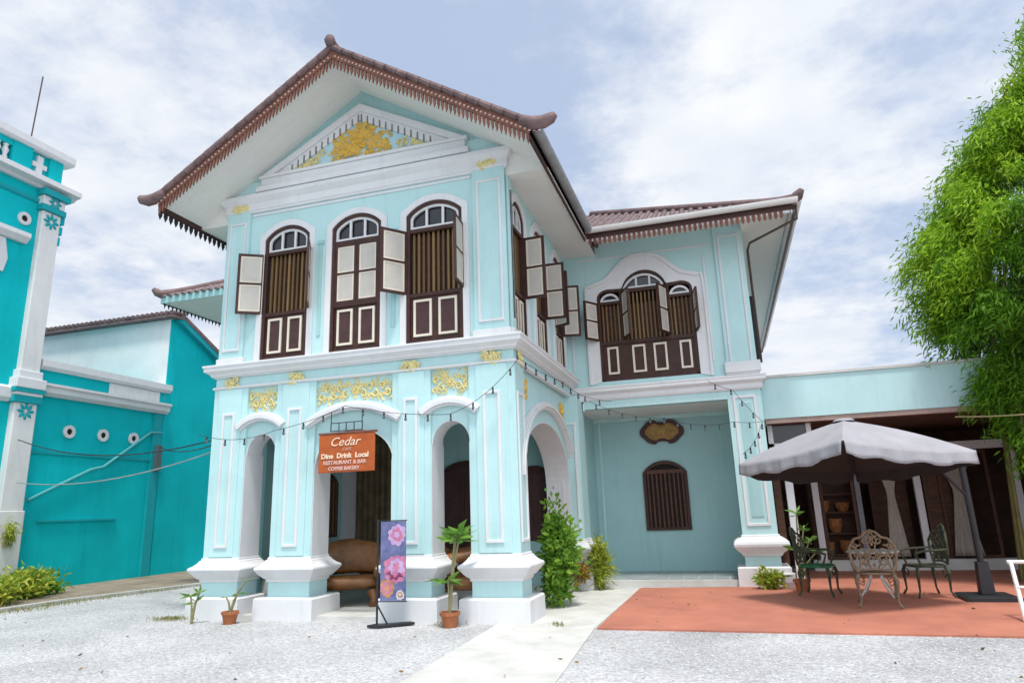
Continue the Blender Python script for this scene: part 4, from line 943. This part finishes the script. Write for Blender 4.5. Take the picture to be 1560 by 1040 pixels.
# ------------------------------------------------------------------ big bamboo at the right
def bamboo():
    t = thing('bamboo_tree', 'tall bright green feathery bamboo clump rising behind the canopy umbrella at the right edge', 'tree', (8.6, 4.3, 0))
    rs = np.random.RandomState(11)
    prof = [(1.9, 7.3), (2.8, 7.15), (3.7, 6.95), (4.2, 6.7), (4.6, 6.55), (5.2, 6.45), (5.7, 6.5), (6.1, 6.55), (6.7, 6.9), (7.4, 7.35), (8.0, 7.7), (8.6, 8.15), (9.2, 8.45), (9.8, 8.75), (10.6, 9.15), (11.4, 9.7)]
    zs = np.array([p[0] for p in prof]); xs = np.array([p[1]+.46 for p in prof])
    nc = 1150; z = rs.uniform(2.3, 11.6, nc); xl = np.interp(z, zs, xs)
    u = rs.rand(nc)**1.25; x = xl+.28+u*3.6; y = 4.3+rs.uniform(-1, 1, nc)*np.minimum(.35+(x-xl)*.9, 1.7)-.15*(6-z)*.2
    npf = 200; pf_ = rs.permutation(nc)[:npf]; px0, py0, pz0 = x[pf_].copy(), y[pf_].copy(), z[pf_].copy(); k_ = rs.randint(0, npf, nc)   # foliage gathers in puffs with gaps between
    v_ = unit(rs, nc)*(rs.uniform(.2, 1.0, nc)*.58)[:, None]; x, y, z = px0[k_]+v_[:, 0], py0[k_]+v_[:, 1], pz0[k_]+v_[:, 2]*.75; xl = np.interp(z, zs, xs); x = np.maximum(x, xl+.1)
    low = z < 4.1;  y[low] = np.minimum(y[low], 4.2); 
    cc = np.stack([x, y, z], 1)
    def clump(cc, per, m, nm, sd, hang):
        rs = np.random.RandomState(sd); n = len(cc)*per
        k = np.repeat(np.arange(len(cc)), per)
        out = np.stack([cc[:, 0]-8.9, cc[:, 1]-4.3, np.zeros(len(cc))], 1); out /= np.linalg.norm(out, axis=1, keepdims=True)+1e-6
        s = rs.rand(n)[:, None]                                # along a drooping spray
        sz = rs.uniform(.25, .6, len(cc))[k][:, None]
        jit = rs.randn(n, 3)*.11
        pos = cc[k]+out[k]*(s-.3)*sz*1.1+np.array([[0, 0, 1]])*(.14*s-.42*s**2)*hang+jit
        d = out[k]*.8+unit(rs, n)*.9+np.array([[0, 0, -.35]])
        V, Fc = leaf_mesh(pos, d, .13, .030, sd, .3)
        leaves(nm, V, Fc, m, t)
    yl = (cc[:, 0]-np.interp(cc[:, 2], zs, xs) < .95) & (cc[:, 2] > 5.2) & (cc[:, 2] < 8.2) & (rs.rand(nc) < .8)  # painted sunlight: left-edge and upper clumps take the lighter leaf colour
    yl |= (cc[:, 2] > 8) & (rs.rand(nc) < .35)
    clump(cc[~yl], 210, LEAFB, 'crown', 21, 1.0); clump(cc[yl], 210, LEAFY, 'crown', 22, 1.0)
    # wisps at the silhouette
    nw = 55; z = rs.uniform(3.5, 10.8, nw); x = np.interp(z, zs, xs)+rs.uniform(-.18, .2, nw); y = 4.2+rs.uniform(-.5, .5, nw)
    clump(np.stack([x, y, z], 1), 26, LEAFB, 'crown', 23, .8)
    ne = 150; z = rs.uniform(4.6, 11, ne); x = np.interp(z, zs, xs)+rs.uniform(.15, .6, ne); y = 4.2+rs.uniform(-.5, .5, ne); clump(np.stack([x, y, z], 1), 130, LEAFY, 'crown', 25, .8)  # outer sprays in the same painted sunlit leaf colour
    q = MB()
    for i in range(34):
        bx, by = 8.9+rs.uniform(-1.3, 1.2), 4.4+rs.uniform(-.7, .9); e = cc[rs.randint(0, nc)]
        q.tube([(bx, by, 0), (bx+(e[0]-bx)*.15, by+(e[1]-by)*.15, e[2]*.5), (bx+(e[0]-bx)*.5, by+(e[1]-by)*.5, e[2]*.85), tuple(e)], [.035, .028, .018, .006], 6)
    q.build('trunk', TRUNK, t)
    return t
bamboo()
# ------------------------------------------------------------------ shrubs and pots
shrub('leafy_shrub', 'tall bushy green shrub growing beside the front corner pier', 'shrub', (.22, 1.60, 0), (.27, .40, .80), 2300, .135, .075, LEAFG, 6, 31, clumps=34)
b2 = shrub('leafy_shrub', 'yellow green feathery shrub in front of the rear porch pier', 'shrub', (.50, 3.75, .0), (.24, .22, .46), 1500, .15, .026, LEAFC, 5, 32, clumps=16)
b3 = shrub('leafy_shrub', 'low reddish and yellow leaved shrub beside the feathery one', 'shrub', (.18, 3.45, .16), (.19, .16, .20), 300, .13, .05, mat('red_yellow_leaf', (.42, .36, .04), .5, .1, 3, col2=(.22, .06, .03), island=.8, transl=.3), 4, 33)
shrub('croton_bush', 'small yellow green croton at the foot of the wing pier', 'shrub', (3.55, 3.75, .02), (.22, .18, .17), 420, .14, .05, LEAFC, 4, 34)
jp = MB(); jp.lathe((3.83, 3.9, .022), [(.08, 0), (.12, .1), (.13, .24), (.12, .25), (.10, .2)], 12); tag(jp.build('white_pot', WHITE), 'small white pot beside the croton at the wing pier', 'pot')
hedge_pts = [(-11.25, .1, 36), (-11.0, -.85, 37), (-11.45, 1.05, 38), (-11.8, 1.95, 39), (-11.2, -1.9, 40), (-12.2, 2.65, 41)]
hl = ['yellow green croton bush second in the row by the white column', 'croton bush at the left picture edge, nearest the gravel', 'bushy croton just left of the middle of the row by the teal wall', 'croton bush near the far end of the row by the teal wall', 'croton bush outside the left edge of the row', 'small dark croton closing the far end of the row against the teal wall']
for (x, y, sd_), lb in zip(hedge_pts, hl):
    shrub('croton_bush', lb, 'shrub', (x, y, .018), (.52, .48, .25+.04*(sd_ % 2)), 1300, .17, .05, LEAFC if sd_ != 41 else LEAFG, 5, sd_, 'croton bushes along the teal building', 22)
pf = thing('hanging_plant', 'small green fern growing on the white corner column of the teal building', 'plant', (NX+.2, 2.45, 1.3))
rs = np.random.RandomState(5); n = 200; pos = np.array([NX+.28, 2.45, 1.42])+rs.randn(n, 3)*np.array([.05, .08, .13])
V, Fc = leaf_mesh(pos, unit(rs, n)+np.array([.6, 0, -.3]), .12, .035, 5, .5); leaves('foliage', V, Fc, LEAFC, pf)
q = MB(); q.box(F, 2.36, 2.54, 1.1, 1.3, .20, .3); q.build('pot', STEM, pf)
def pot(t, c, r, h):
    q = MB(); q.lathe(c, [(r*.72, 0), (r*.95, h*.78), (r*1.08, h*.78), (r*1.1, h), (r*.9, h), (r*.85, h*.85)], 16); q.build('pot', POTM, t)
    q = MB(); q.lathe((c[0], c[1], c[2]+h*.84), [(r*.88, 0), (r*.3, .01)], 12); q.build('soil', DIRT, t)
def plumeria(label, c, hgt, forks, lf, seed, pot_r=.13, pot_h=.2, group=None, ll=.26):
    t = thing('potted_plant', label, 'plant', c, group); rs = np.random.RandomState(seed)
    b = Vector(c)
    if pot_r: pot(t, c, pot_r, pot_h); b = b+Vector((0, 0, pot_h*.8))
    q = MB(); P = []; D_ = []
    for (dx, dy, hh) in forks:
        e = Vector((c[0]+dx, c[1]+dy, c[2]+hgt*hh)); mid = b.lerp(e, .55)+Vector((dx*-.15, 0, .03))
        q.tube([b, mid, e], [.019, .015, .013], 7)
        for k in range(lf):
            a = 2.4*k+rs.rand(); el = rs.uniform(-.1, .9)
            P.append(tuple(e+Vector((0, 0, -.02*k*.3)))); D_.append((math.cos(a)*math.cos(el), math.sin(a)*math.cos(el), math.sin(el)))
    q.build('stem', STEM, t)
    V, Fc = leaf_mesh(np.array(P), np.array(D_), ll, ll*.30, seed, .18); leaves('foliage', V, Fc, LEAFF, t)
    return t
plumeria('potted plumeria with tall bare stem and leafy top before the narrow right arch', (-.88, -.42, 0), 1.25, [(.12, 0, 1.0), (.08, .03, .95), (.16, .0, .97), (-.02, 0, .5)], 11, 3, ll=.30)
plumeria('small terracotta pot with nearly bare leaning stems at the left front piers', (-4.47, -.45, 0), .62, [(.22, .05, 1.0), (.12, 0, .7), (-.09, 0, .62)], 2, 4, .12, .18, ll=.14)
plumeria('pair of short leafy sprouts standing at the left corner plinth', (-5.13, -.5, 0), .46, [(-.05, 0, .9), (.1, .02, 1.0), (.02, .03, .7)], 5, 6, 0, 0, ll=.17)
plumeria('tall thin potted plant with yellow green leaves before the white post by the annex', (4.0, 3.35, .022), 1.3, [(.05, 0, 1.0), (.14, 0, .8), (.22, .1, .65), (-.06, 0, .55), (.3, 0, .5)], 10, 8, .13, .2, ll=.17)
jr = MB(); jr.lathe((-4.55, .75, .06), [(.12, 0), (.21, .12), (.25, .28), (.22, .45), (.14, .54), (.16, .58), (.12, .58)], 18); tag(jr.build('glazed_jar', JAR, None, True), 'grey rounded jar standing inside the narrow left arch', 'jar')
def weeds():
    rs = np.random.RandomState(17); P = []
    for (x, y, sx, sy, n) in ((-5.75, -.25, .16, .10, 260), (-9.9, 1.0, .25, 1.1, 900), (-9.6, 3.6, .2, .6, 300), (-10.6, -.8, .25, 1.0, 600), (.62, -.25, .05, .05, 40), (-.95, -.36, .12, .06, 50), (9.0, 4.0, .8, .5, 300)):
        P.append(np.stack([x+rs.randn(n)*sx, y+rs.randn(n)*sy, np.full(n, .012)], 1))
    P = np.concatenate(P); d = unit(rs, len(P))*.6+np.array([0, 0, 1.0])
    V, Fc = leaf_mesh(P, d, .07, .012, 18, .1); o = leaves('grass', V, Fc, mat('weed_blade', (.20, .25, .05), .7, .1, 4, col2=(.22, .17, .07), island=.9), None)
    o['kind'] = 'stuff'; tag(o, 'thin weeds and grass tufts along the kerb and pier feet', 'grass')
    n = 130; P = np.stack([rs.uniform(-9, 6, n), rs.uniform(-5.5, 3.5, n), np.full(n, .03)], 1); P = P[(P[:, 1] < -.4) | (P[:, 0] > 1.3)]
    d = unit(rs, len(P))*np.array([1, 1, .15]); V, Fc = leaf_mesh(P, d, .06, .025, 19, .05); o = leaves('fallen_leaves', V, Fc, mat('dry_leaf', (.26, .17, .06), .8, .1, 4, col2=(.12, .08, .04), island=.9), None)
    o['kind'] = 'stuff'; tag(o, 'small dry fallen leaves scattered over gravel and terrace', 'leaves')
weeds()
# ------------------------------------------------------------------ carved wooden armchairs in the porch
def carved_chair(label, loc, rz, sc=1.0):
    t = thing('carved_armchair', label, 'chair', (0, 0, 0), 'carved wooden chairs in the porch'); WLOC[t.name] = Vector((0, 0, 0))
    rs = random.Random(int(loc[0]*100))
    def lump(name, prof, x0, x1, seg=10, bend=0):
        mb = MB(); k = len(prof); vs = []
        for i in range(seg+1):
            s = i/seg; x = x0+(x1-x0)*s; e = .82+.18*math.sin(math.pi*s)
            for (y, z) in prof: vs.append((x+rs.uniform(-.008, .008), y+bend*(2*s-1)**2+rs.uniform(-.01, .01), (z-.4)*e+.4+rs.uniform(-.01, .01)))
        mb.mesh(vs, [(i*k+j, i*k+(j+1) % k, (i+1)*k+(j+1) % k, (i+1)*k+j) for i in range(seg) for j in range(k)]+[tuple(range(k-1, -1, -1)), tuple(seg*k+j for j in range(k))])
        o = mb.build(name, WOOD, t, True); sbd = o.modifiers.new('s', 'SUBSURF'); sbd.levels = sbd.render_levels = 1
        return o
    lump('seat', [(-.32, .22), (.30, .20), (.34, .34), (.28, .44), (-.26, .45), (-.36, .38)], -.52, .52)
    lump('backrest', [(.22, .42), (.34, .42), (.46, .95), (.40, .99), (.33, .93)], -.50, .50, 10, -.10)
    for sx in (-1, 1):
        mb = MB(); mb.tube([(sx*.5, .34, .86), (sx*.56, .1, .72), (sx*.56, -.2, .68), (sx*.53, -.36, .60), (sx*.5, -.36, .42)], [.05, .07, .075, .07, .06], 8); mb.build('armrest', WOOD, t, True)
        for sy in (-.26, .26):
            mb = MB(); mb.tube([(sx*.42, sy, .24), (sx*.46, sy*1.05, .1), (sx*.44, sy*1.1, 0)], [.09, .06, .075], 8); mb.build('leg', WOOD, t, True)
    t.location = loc; t.rotation_euler = (0, 0, rz); t.scale = (sc, sc, sc)
    return t
carved_chair('heavy carved brown wooden armchair seen through the wide middle arch', (-3.42, 1.15, .06), R(22), 1.1)
carved_chair('darker carved wooden chair at the right side of the wide middle arch', (-2.75, 2.3, .06), R(60), 1.1)
carved_chair('carved wooden chair glimpsed low through the narrow right arch', (-1.30, 1.25, .06), R(-70), 1.12)
# ------------------------------------------------------------------ signs
hs = thing('hanging_sign', 'orange brown sign board with cream lettering hanging in the middle arch', 'sign', (-2.68, -.2, 2.8))
SFm = Frame((-2.68, -.20, 0), (1, 0, 0), (0, -1, 0))
MB().box(SFm, -.49, .49, 2.19, 2.78, -.02, .02).build('board', SIGNM, hs, bevel=.008)
q = MB(); q.box(SFm, -.50, .52, 2.785, 2.815, -.025, .025); q.build('top_rail', FRET, hs)
q = MB(); q.rect(SFm, -.30, .27, 2.83, 2.97, .012, -.006, .006)
for u in (-.29, .26): q.box(SFm, u-.005, u+.005, 2.97, 3.14, -.005, .005)
for u in (-.15, -.02, .12): q.box(SFm, u-.006, u+.006, 2.84, 2.96, -.005, .005)
q.build('hanger', IRON, hs)
def text(body, u, z, size, m, parent, name='lettering', shear=0, ext=.004, sx=1, bold=.0, fr=SFm, n=.022):
    cu = bpy.data.curves.new(name, 'FONT'); cu.body = body; cu.size = size; cu.align_x = 'CENTER'; cu.extrude = ext; cu.shear = shear; cu.offset = bold; cu.resolution_u = 3
    o = bpy.data.objects.new('tmp', cu); C.objects.link(o); bpy.context.view_layer.update()
    dg = bpy.context.evaluated_depsgraph_get(); me = bpy.data.meshes.new_from_object(o.evaluated_get(dg)); bpy.data.objects.remove(o)
    me.transform(Matrix(((sx, 0, 0, 0), (0, 1, 0, 0), (0, 0, 1, 0), (0, 0, 0, 1))))
    Mx = Matrix((tuple(fr.U)+(0,), (0, 0, 1, 0), tuple(fr.N)+(0,), (0, 0, 0, 1))).transposed()
    Mx.translation = fr(u, z, n+ext)
    me.transform(Mx); me.materials.clear(); me.materials.append(m); me.name = name
    o = bpy.data.objects.new(name, me); C.objects.link(o); attach(o, parent); return o
text('Cedar', -.03, 2.60, .19, LETT, hs, shear=.35, sx=1.1)
text('CAFE', .02, 2.52, .07, mat('pink_lettering', (.72, .36, .26), .6, .03), hs)
text('Dine  Drink  Local', -.02, 2.41, .105, LETT, hs, bold=.004, sx=1.06)
text('RESTAURANT & BAR', -.02, 2.315, .082, mat('rose_lettering', (.66, .40, .34), .6, .03), hs, bold=.003, sx=1.0)
text('COFFEE BAKERY', -.03, 2.225, .075, mat('rose_lettering', (.66, .40, .34), .6, .03), hs, bold=.003, sx=1.0)
# roll-up banner
bn = thing('banner_stand', 'narrow floral banner on a black iron stand before the middle right pier', 'banner', (-1.95, -.45, 0))
BF = Frame((-1.9, -.5, 0), (.995, .08, 0), (.08, -.995, 0))
q = MB(); q.tube([BF(-.045, 0.02, .02), BF(-.045, 1.46, .02)], .016, 8); q.build('pole', IRON, bn)
q = MB(); q.tube([BF(-.045, 1.44, .02), BF(.40, 1.44, .02)], .008, 6); q.tube([BF(-.045, .34, .02), BF(.40, .34, .02)], .008, 6); q.build('arm', IRON, bn)
q = MB(); q.tube([BF(-.045, .30, .02), BF(.10, .03, -.02)], .012, 6); q.build('brace', IRON, bn)
q = MB()
bl = [BF(-.15, 0, .12), BF(.02, 0, .16), BF(.46, 0, -.14), BF(.36, 0, -.22), BF(.05, 0, -.04), BF(-.08, 0, -.02)]
q.mesh([(p.x, p.y, .012) for p in bl]+[(p.x, p.y, .045) for p in bl], [tuple(range(5, -1, -1)), tuple(range(6, 12))]+[(i, (i+1) % 6, 6+(i+1) % 6, 6+i) for i in range(6)]); q.build('base_plate', IRON, bn)
bp_ = MB().box(BF, 0, .385, .35, 1.43, .012, .022).build('banner_cloth', NAVY, bn)
def flower(u, z, s, m1, m2, mats, seed, nm='printed_flower'):
    rs = random.Random(seed); q = MB()
    def clampu(u): return min(max(u, .004), .381)
    for ring, (rad, k, mi) in enumerate(((1.0, 9, 0), (.68, 7, 1), (.36, 5, 0))):
        for j in range(k):
            a = j*6.283/k+ring*.5; c, s_ = math.cos(a), math.sin(a); Ls = s*rad*rs.uniform(.85, 1.1); Wd = Ls*.75
            pr = [(0, 0), (.35, .38), (.75, .45), (1, .12), (.98, -.15), (.7, -.46), (.35, -.36)]
            pts = [(clampu(u+(p*Ls)*c-(b*Wd)*s_), z+(p*Ls)*s_+(b*Wd)*c) for p, b in pr]
            q.poly([BF(*p, .0235+ring*.0012+j*.00008) for p in pts], mi)
    q.build(nm, mats, bp_)
flower(.25, 1.24, .15, 0, 0, [LILAC, PINK], 1); flower(.24, .80, .19, 0, 0, [PINK, LILAC], 2); flower(.22, .72, .15, 0, 0, [PINK, mat('wine_print', (.22, .04, .10), .5, .1)], 5); flower(.10, .52, .13, 0, 0, [ORNG, PINK], 3); flower(.30, .43, .07, 0, 0, [mat('pale_print', (.62, .58, .60), .5, .1), ORNG], 4)
# carved plaque in the recess
pq = thing('wall_plaque', 'dark scalloped wooden plaque with golden carved centre above the recess window', 'plaque', (1.68, YB-.04, 3.12))
def plq(s): 
    out = []
    for k in range(48):
        a = 2*math.pi*k/48; ca, sa = math.cos(a), math.sin(a)
        r = 1.0+.09*math.cos(4*a)+.03*math.cos(8*a); x = .44*r*math.copysign(abs(ca)**.8, ca); z = .27*math.copysign(abs(sa)**.7, sa)*(1+.10*abs(math.sin(2*a))-.20*(abs(ca) < .22))
        out.append((1.68+x*s, 3.12+z*s))
    return out
MB().prism(RB, plq(1.0), .005, .05).build('board', DARKP, pq)
MB().prism(RB, [(1.68+(u-1.68)*.76, 3.12+(z-3.12)*.68) for u, z in plq(1)], .05, .062).build('panel', mat('gilded_wood', (.42, .23, .06), .5, .2, 9), pq)
g = MB(); scrollwork(g, RB, 1.42, 1.94, 3.02, 3.22, .062, 70, 0, random.Random(9)); g.build('carving', mat('dull_gilt', (.50, .33, .12), .5, .1), pq)
# ------------------------------------------------------------------ umbrella
um = thing('garden_umbrella', 'large square white canvas garden umbrella on a side pole over the terrace', 'umbrella', (6.45, 2.5, .022))
cen = Vector((4.76, 1.75, 0)); dv = Vector((.186, .98, 0)).normalized(); rv = Vector((dv.y, -dv.x, 0)); hd = 1.62
cor = [cen-dv*hd, cen+rv*hd, cen+dv*hd, cen-rv*hd]
ZE, ZA, VAL = 2.27, 2.85, .20
def tilt(p): return -.095*((p-cen).dot(dv)+hd)
def canopy(zoff, shrink, m, name, parent, valance):
    mb = MB(); Nn = 12
    for i in range(4):
        A, B = cor[i], cor[(i+1) % 4]; rows = 7; vs = []
        for r_ in range(rows+1):
            t = r_/rows
            for c in range(Nn+1):
                s = c/Nn; e = A.lerp(B, s); p = cen.lerp(e, t*shrink)
                sag = .085*math.sin(math.pi*s)*t*(1 if not zoff else 1)+.05*math.sin(math.pi*t)
                vs.append((p.x, p.y, ZA+(ZE-ZA)*t-sag*.55+.08*math.sin(math.pi*t)+zoff+tilt(p)))
        k = Nn+1
        mb.mesh(vs, [(r_*k+c, r_*k+c+1, (r_+1)*k+c+1, (r_+1)*k+c) for r_ in range(rows) for c in range(Nn)])
    return mb.build(name, m, parent, True)
top = canopy(0, 1, CANV, 'canopy', um, True)
canopy(-.03, .985, CANU, 'canopy_inner_sheet', um, False)  # separate near-black sheet just below the canvas
for i in range(4):
    A, B = cor[i], cor[(i+1) % 4]; out = ((A+B)/2-cen).normalized(); vs = []; Nn = 40
    for r_ in range(5):
        for c in range(Nn+1):
            s = .008+.984*c/Nn; p = A.lerp(B, s); sag = .047*math.sin(math.pi*s)
            wv = (.018*math.sin(c*.9+i)+.012*math.sin(c*2.1))*r_/4
            lift = .03*max(0, 1-min(s, 1-s)*8)*r_/4
            q_ = p+out*(.004+wv+.015*r_/4); vs.append((q_.x, q_.y, ZE-sag-VAL*(r_/4)*(1+.10*math.sin(c*.5+i*2))+lift+.012+tilt(p)))
    k = Nn+1; mb = MB().mesh(vs, [(r_*k+c, r_*k+c+1, (r_+1)*k+c+1, (r_+1)*k+c) for r_ in range(4) for c in range(Nn)])
    mb.build('valance_inner_sheet', CANU, um, True).location = Vector((-.014*out.x, -.014*out.y, -.004))  # same near-black sheet just inside the valance
    o = mb.build('valance', CANV, um, True); md = o.modifiers.new('s', 'SOLIDIFY'); md.thickness = .004
MB().lathe((cen.x, cen.y, ZA-.02+tilt(cen)), [(.16, 0), (.12, .03), (.03, .045)], 12).build('vent_cap', CANV, um)
for c in cor:
    q = MB(); q.tube([(cen.x, cen.y, ZA-.08+tilt(cen)), (c.x, c.y, ZE-.03+tilt(c))], .014, 6); q.build('rib', IRON, um)
px_, py_ = 6.45, 2.5
q = MB(); q.tube([(px_, py_, .1), (px_-.02, py_, 2.14)], .045, 10); q.build('pole', IRON, um)
q = MB(); q.tube([(px_-.02, py_, 2.10), (5.7, 2.1, 2.28), (cen.x, cen.y, 2.45)], .03, 8); q.tube([(px_-.02, py_, 1.5), (5.8, 2.2, 2.24)], .022, 8); q.build('arm', IRON, um)
q = MB(); q.stack(px_-.09, px_+.09, py_-.09, py_+.09, [(0, .1), (-.02, .55)]); q.stack(px_-.36, px_+.36, py_-.34, py_+.34, [(0, .022), (0, .07), (-.05, .09)]); q.build('base', IRON, um)
# ------------------------------------------------------------------ cast metal garden chairs and table
def garden_chair(label, loc, rz, m, seat_m=None):
    t = thing('garden_chair', label, 'chair', (0, 0, 0), 'ornate cast metal garden chairs'); WLOC[t.name] = Vector((0, 0, 0))
    LF = Frame((0, 0, 0), (1, 0, 0), (0, -1, 0))                    # front of the chair is -y
    q = MB(); ring = [(.25*math.copysign(abs(math.cos(a))**.6, math.cos(a)), .24*math.copysign(abs(math.sin(a))**.6, math.sin(a)), .46) for a in np.linspace(0, 6.283, 25)[:-1]]
    q.tube(ring, .018, 6, closed=True)
    for k in range(-4, 5): q.box(W0, k*.052-.014, k*.052+.014, .452, .464, -.225, .225)
    for k in range(-3, 4): q.box(W0, -.235, .235, .450, .461, k*.066-.010, k*.066+.010)
    q.build('seat', seat_m or m, t)
    q = MB(); W_ = .27; y0 = .24
    def bp(u, v): return (u*(1+.12*v), y0+.10*v-.09*(u/W_)**2*v, .47+v*.56)
    outl = [(-W_*.8, .02), (-W_*1.02, .3), (-W_*1.0, .62), (-W_*.72, .84), (-W_*.42, .88), (-W_*.22, 1.0), (0, 1.05), (W_*.22, 1.0), (W_*.42, .88), (W_*.72, .84), (W_*1.0, .62), (W_*1.02, .3), (W_*.8, .02)]
    q.tube([bp(*p) for p in outl], .019, 6)
    q.tube([bp(-W_*.8, .06), bp(0, .1), bp(W_*.8, .06)], .015, 6)
    for s in (-1, 1):
        for (cu, cv, rr, fl) in ((.13, .30, .085, 1), (.13, .55, .09, -1), (.07, .80, .07, 1), (.2, .45, .05, 1), (.05, .42, .045, -1), (.2, .68, .05, -1)):
            pts = []
            for i in range(13):
                tt = i/12; a = fl*s*tt*7.5+1.57; rad = rr*(1-.75*tt); pts.append(bp(s*cu+rad*math.cos(a), cv+rad*1.6*math.sin(a)))
            q.tube(pts, [.015*(1-.4*i/12) for i in range(13)], 5)
        q.tube([bp(s*.04, .1), bp(s*.09, .3), bp(s*.02, .55), bp(s*.06, .8), bp(0, 1.03)], .013, 5)
        q.tube([bp(s*.20, .08), bp(s*.15, .4), bp(s*.22, .7)], .012, 5)
    for k in range(5): q.blob(bp(0, .2+.17*k), (.022, .014, .03), seg=6)
    q.build('backrest', m, t)
    for s in (-1, 1):
        q = MB(); q.tube([bp(s*W_*1.02, .42), (s*.31, .12, .70), (s*.30, -.12, .69), (s*.285, -.22, .655), (s*.27, -.2, .60), (s*.26, -.15, .47)], [.016, .018, .02, .02, .016, .015], 6)
        q.tube([(s*.29, .05, .68), (s*.29, .0, .58), (s*.27, .06, .48)], .011, 5); q.build('armrest', m, t)
        for sy in (-1, 1):
            q = MB(); q.tube([(s*.22, sy*.2, .45), (s*.255, sy*.225, .36), (s*.24, sy*.22, .2), (s*.23, sy*.22, .10), (s*.265, sy*.26, .018)], [.026, .028, .018, .015, .02], 6)
            q.tube([(s*.24, sy*.21, .34), (s*.17, sy*.19, .30), (s*.15, sy*.18, .37), (s*.19, sy*.19, .40)], .010, 5); q.build('leg', m, t)
    t.location = loc; t.rotation_euler = (0, 0, rz)
    return t
garden_chair('bronze brown ornate cast metal chair turned away, nearest under the umbrella', (4.86, 1.68, .024), R(172), ALUM)
garden_chair('dark cast metal chair with green seat left of the bronze one, by the white post', (4.22, 2.85, .024), R(70), GREENM, mat('green_seat_metal', (.03, .16, .07), .45, .1, 12))
garden_chair('dark cast metal chair right of the bronze one, near the umbrella pole', (5.75, 2.75, .024), R(-80), GREENM)
tb = thing('garden_table', 'small round white scrolled metal table behind the bronze chair', 'table', (5.05, 2.75, .024))
q = MB(); q.lathe((5.05, 2.75, .68), [(.36, 0), (.38, .01), (.38, .028), (.36, .035)], 28); q.build('tabletop', SCROLL, tb)
for k in range(4):
    a = k*1.571+.5; c, s = math.cos(a), math.sin(a); q = MB()
    q.tube([(5.05+c*r_, 2.75+s*r_, z) for r_, z in ((.26, .68), (.30, .58), (.16, .42), (.10, .32), (.22, .14), (.32, .04))], .016, 6)
    q.tube([(5.05+c*(.2+.07*math.cos(b_)), 2.75+s*(.2+.07*math.cos(b_)), .5+.08*math.sin(b_)) for b_ in np.linspace(0, 5.2, 12)], .01, 5); q.build('leg', SCROLL, tb)
# white tube rack at the right edge
rk_ = thing('tube_rack', 'white metal tube rack at the right edge of the terrace', 'rack', (6.5, .5, .022))
q = MB(); q.tube([(6.20, .42, .024), (6.27, .75, .64), (6.28, .8, .69)], .026, 8); q.build('post', STEEL, rk_); q = MB(); q.tube([(7.2, .42, .024), (7.27, .75, .64), (7.28, .8, .69)], .026, 8); q.build('post', STEEL, rk_)
q = MB(); q.tube([(6.24, .8, .68), (7.35, .8, .68)], .024, 8); q.tube([(6.24, .6, .40), (7.3, .6, .40)], .018, 8); q.build('rail', STEEL, rk_)
# ------------------------------------------------------------------ string lights and overhead cables
def catenary(a, b, sag, k=12): return [Vector(a).lerp(Vector(b), i/k)-Vector((0, 0, sag*4*(i/k)*(1-i/k))) for i in range(k+1)]
def light_string(label, pts, sags, nb_):
    t = thing('string_lights', label, 'string lights', pts[0], 'strings of bulbs'); path = []
    for a, b, s in zip(pts[:-1], pts[1:], sags): path += catenary(a, b, s)[(1 if path else 0):]
    MB().tube(path, .0045, 5).build('cable', WIRE, t)
    d = [0]
    for a, b in zip(path[:-1], path[1:]): d.append(d[-1]+(b-a).length)
    for i in range(nb_):
        s = d[-1]*(i+.5)/nb_; p = Vector([np.interp(s, d, [q[j] for q in path]) for j in range(3)])
        q = MB(); q.lathe(p-Vector((0, 0, .11)), [(.006, 0), (.017, .01), (.022, .027), (.017, .046), (.012, .058)], 8, 1); q.lathe(p-Vector((0, 0, .056)), [(.014, 0), (.015, .03), (.008, .06)], 8, 0)
        q.build('bulb', [WIRE, BULB], t)
light_string('string of dark bulbs drooping across the front arches up to the corner', [(-5.5, -.25, 2.95), (-4.0, -.22, 2.92), (-2.7, -.25, 3.22), (-.9, -.3, 2.95), (.16, -.16, 3.72)], [.12, .04, .05, .12], 16)
light_string('string of dark bulbs running from the front corner along the side to the wing', [(.18, -.14, 3.72), (.30, 2.2, 3.75), (.42, 4.0, 3.72), (.9, 4.0, 3.60)], [.03, .05, .02], 9)
light_string('string of bulbs sagging across the shaded recess to the wing pier', [(.45, 3.95, 3.62), (1.9, 4.3, 3.22), (3.2, 4.0, 3.02), (3.9, 3.9, 3.0)], [.10, .10, .03], 13)
light_string('string of bulbs dropping from the wing ledge to the umbrella', [(2.8, 4.02, 3.86), (3.25, 3.9, 3.62), (3.7, 3.6, 2.95), (3.25, 2.3, 2.3)], [.02, .03, .1], 9)
def cable(label, a, b, sag, m=WIRE, r=.012, name='overhead_cable'):
    tag(MB().tube(catenary(a, b, sag), r, 5).build(name, m), label, 'cable')
cable('upper grey cable from the teal building to the left front pier', (NX+.2, 2.4, 3.55), (-5.4, .3, 2.95), .35)
cable('thin pale cable slanting from the white column to the left front pier', (NX+.2, 2.5, 2.55), (-5.45, .2, 2.72), .25, mat('grey_cable', (.3, .34, .34), .6, .1))
cable('dark cable from the annex meter box to the left front pier', (NX+.15, 6.8, 3.7), (-5.4, .2, 2.85), .15)
cable('pale cable from the bamboo across to the annex parapet', (8.2, 3.0, 2.75), (7.0, 4.3, 2.88), .03, mat('yellow_rope', (.45, .38, .2), .7, .1))
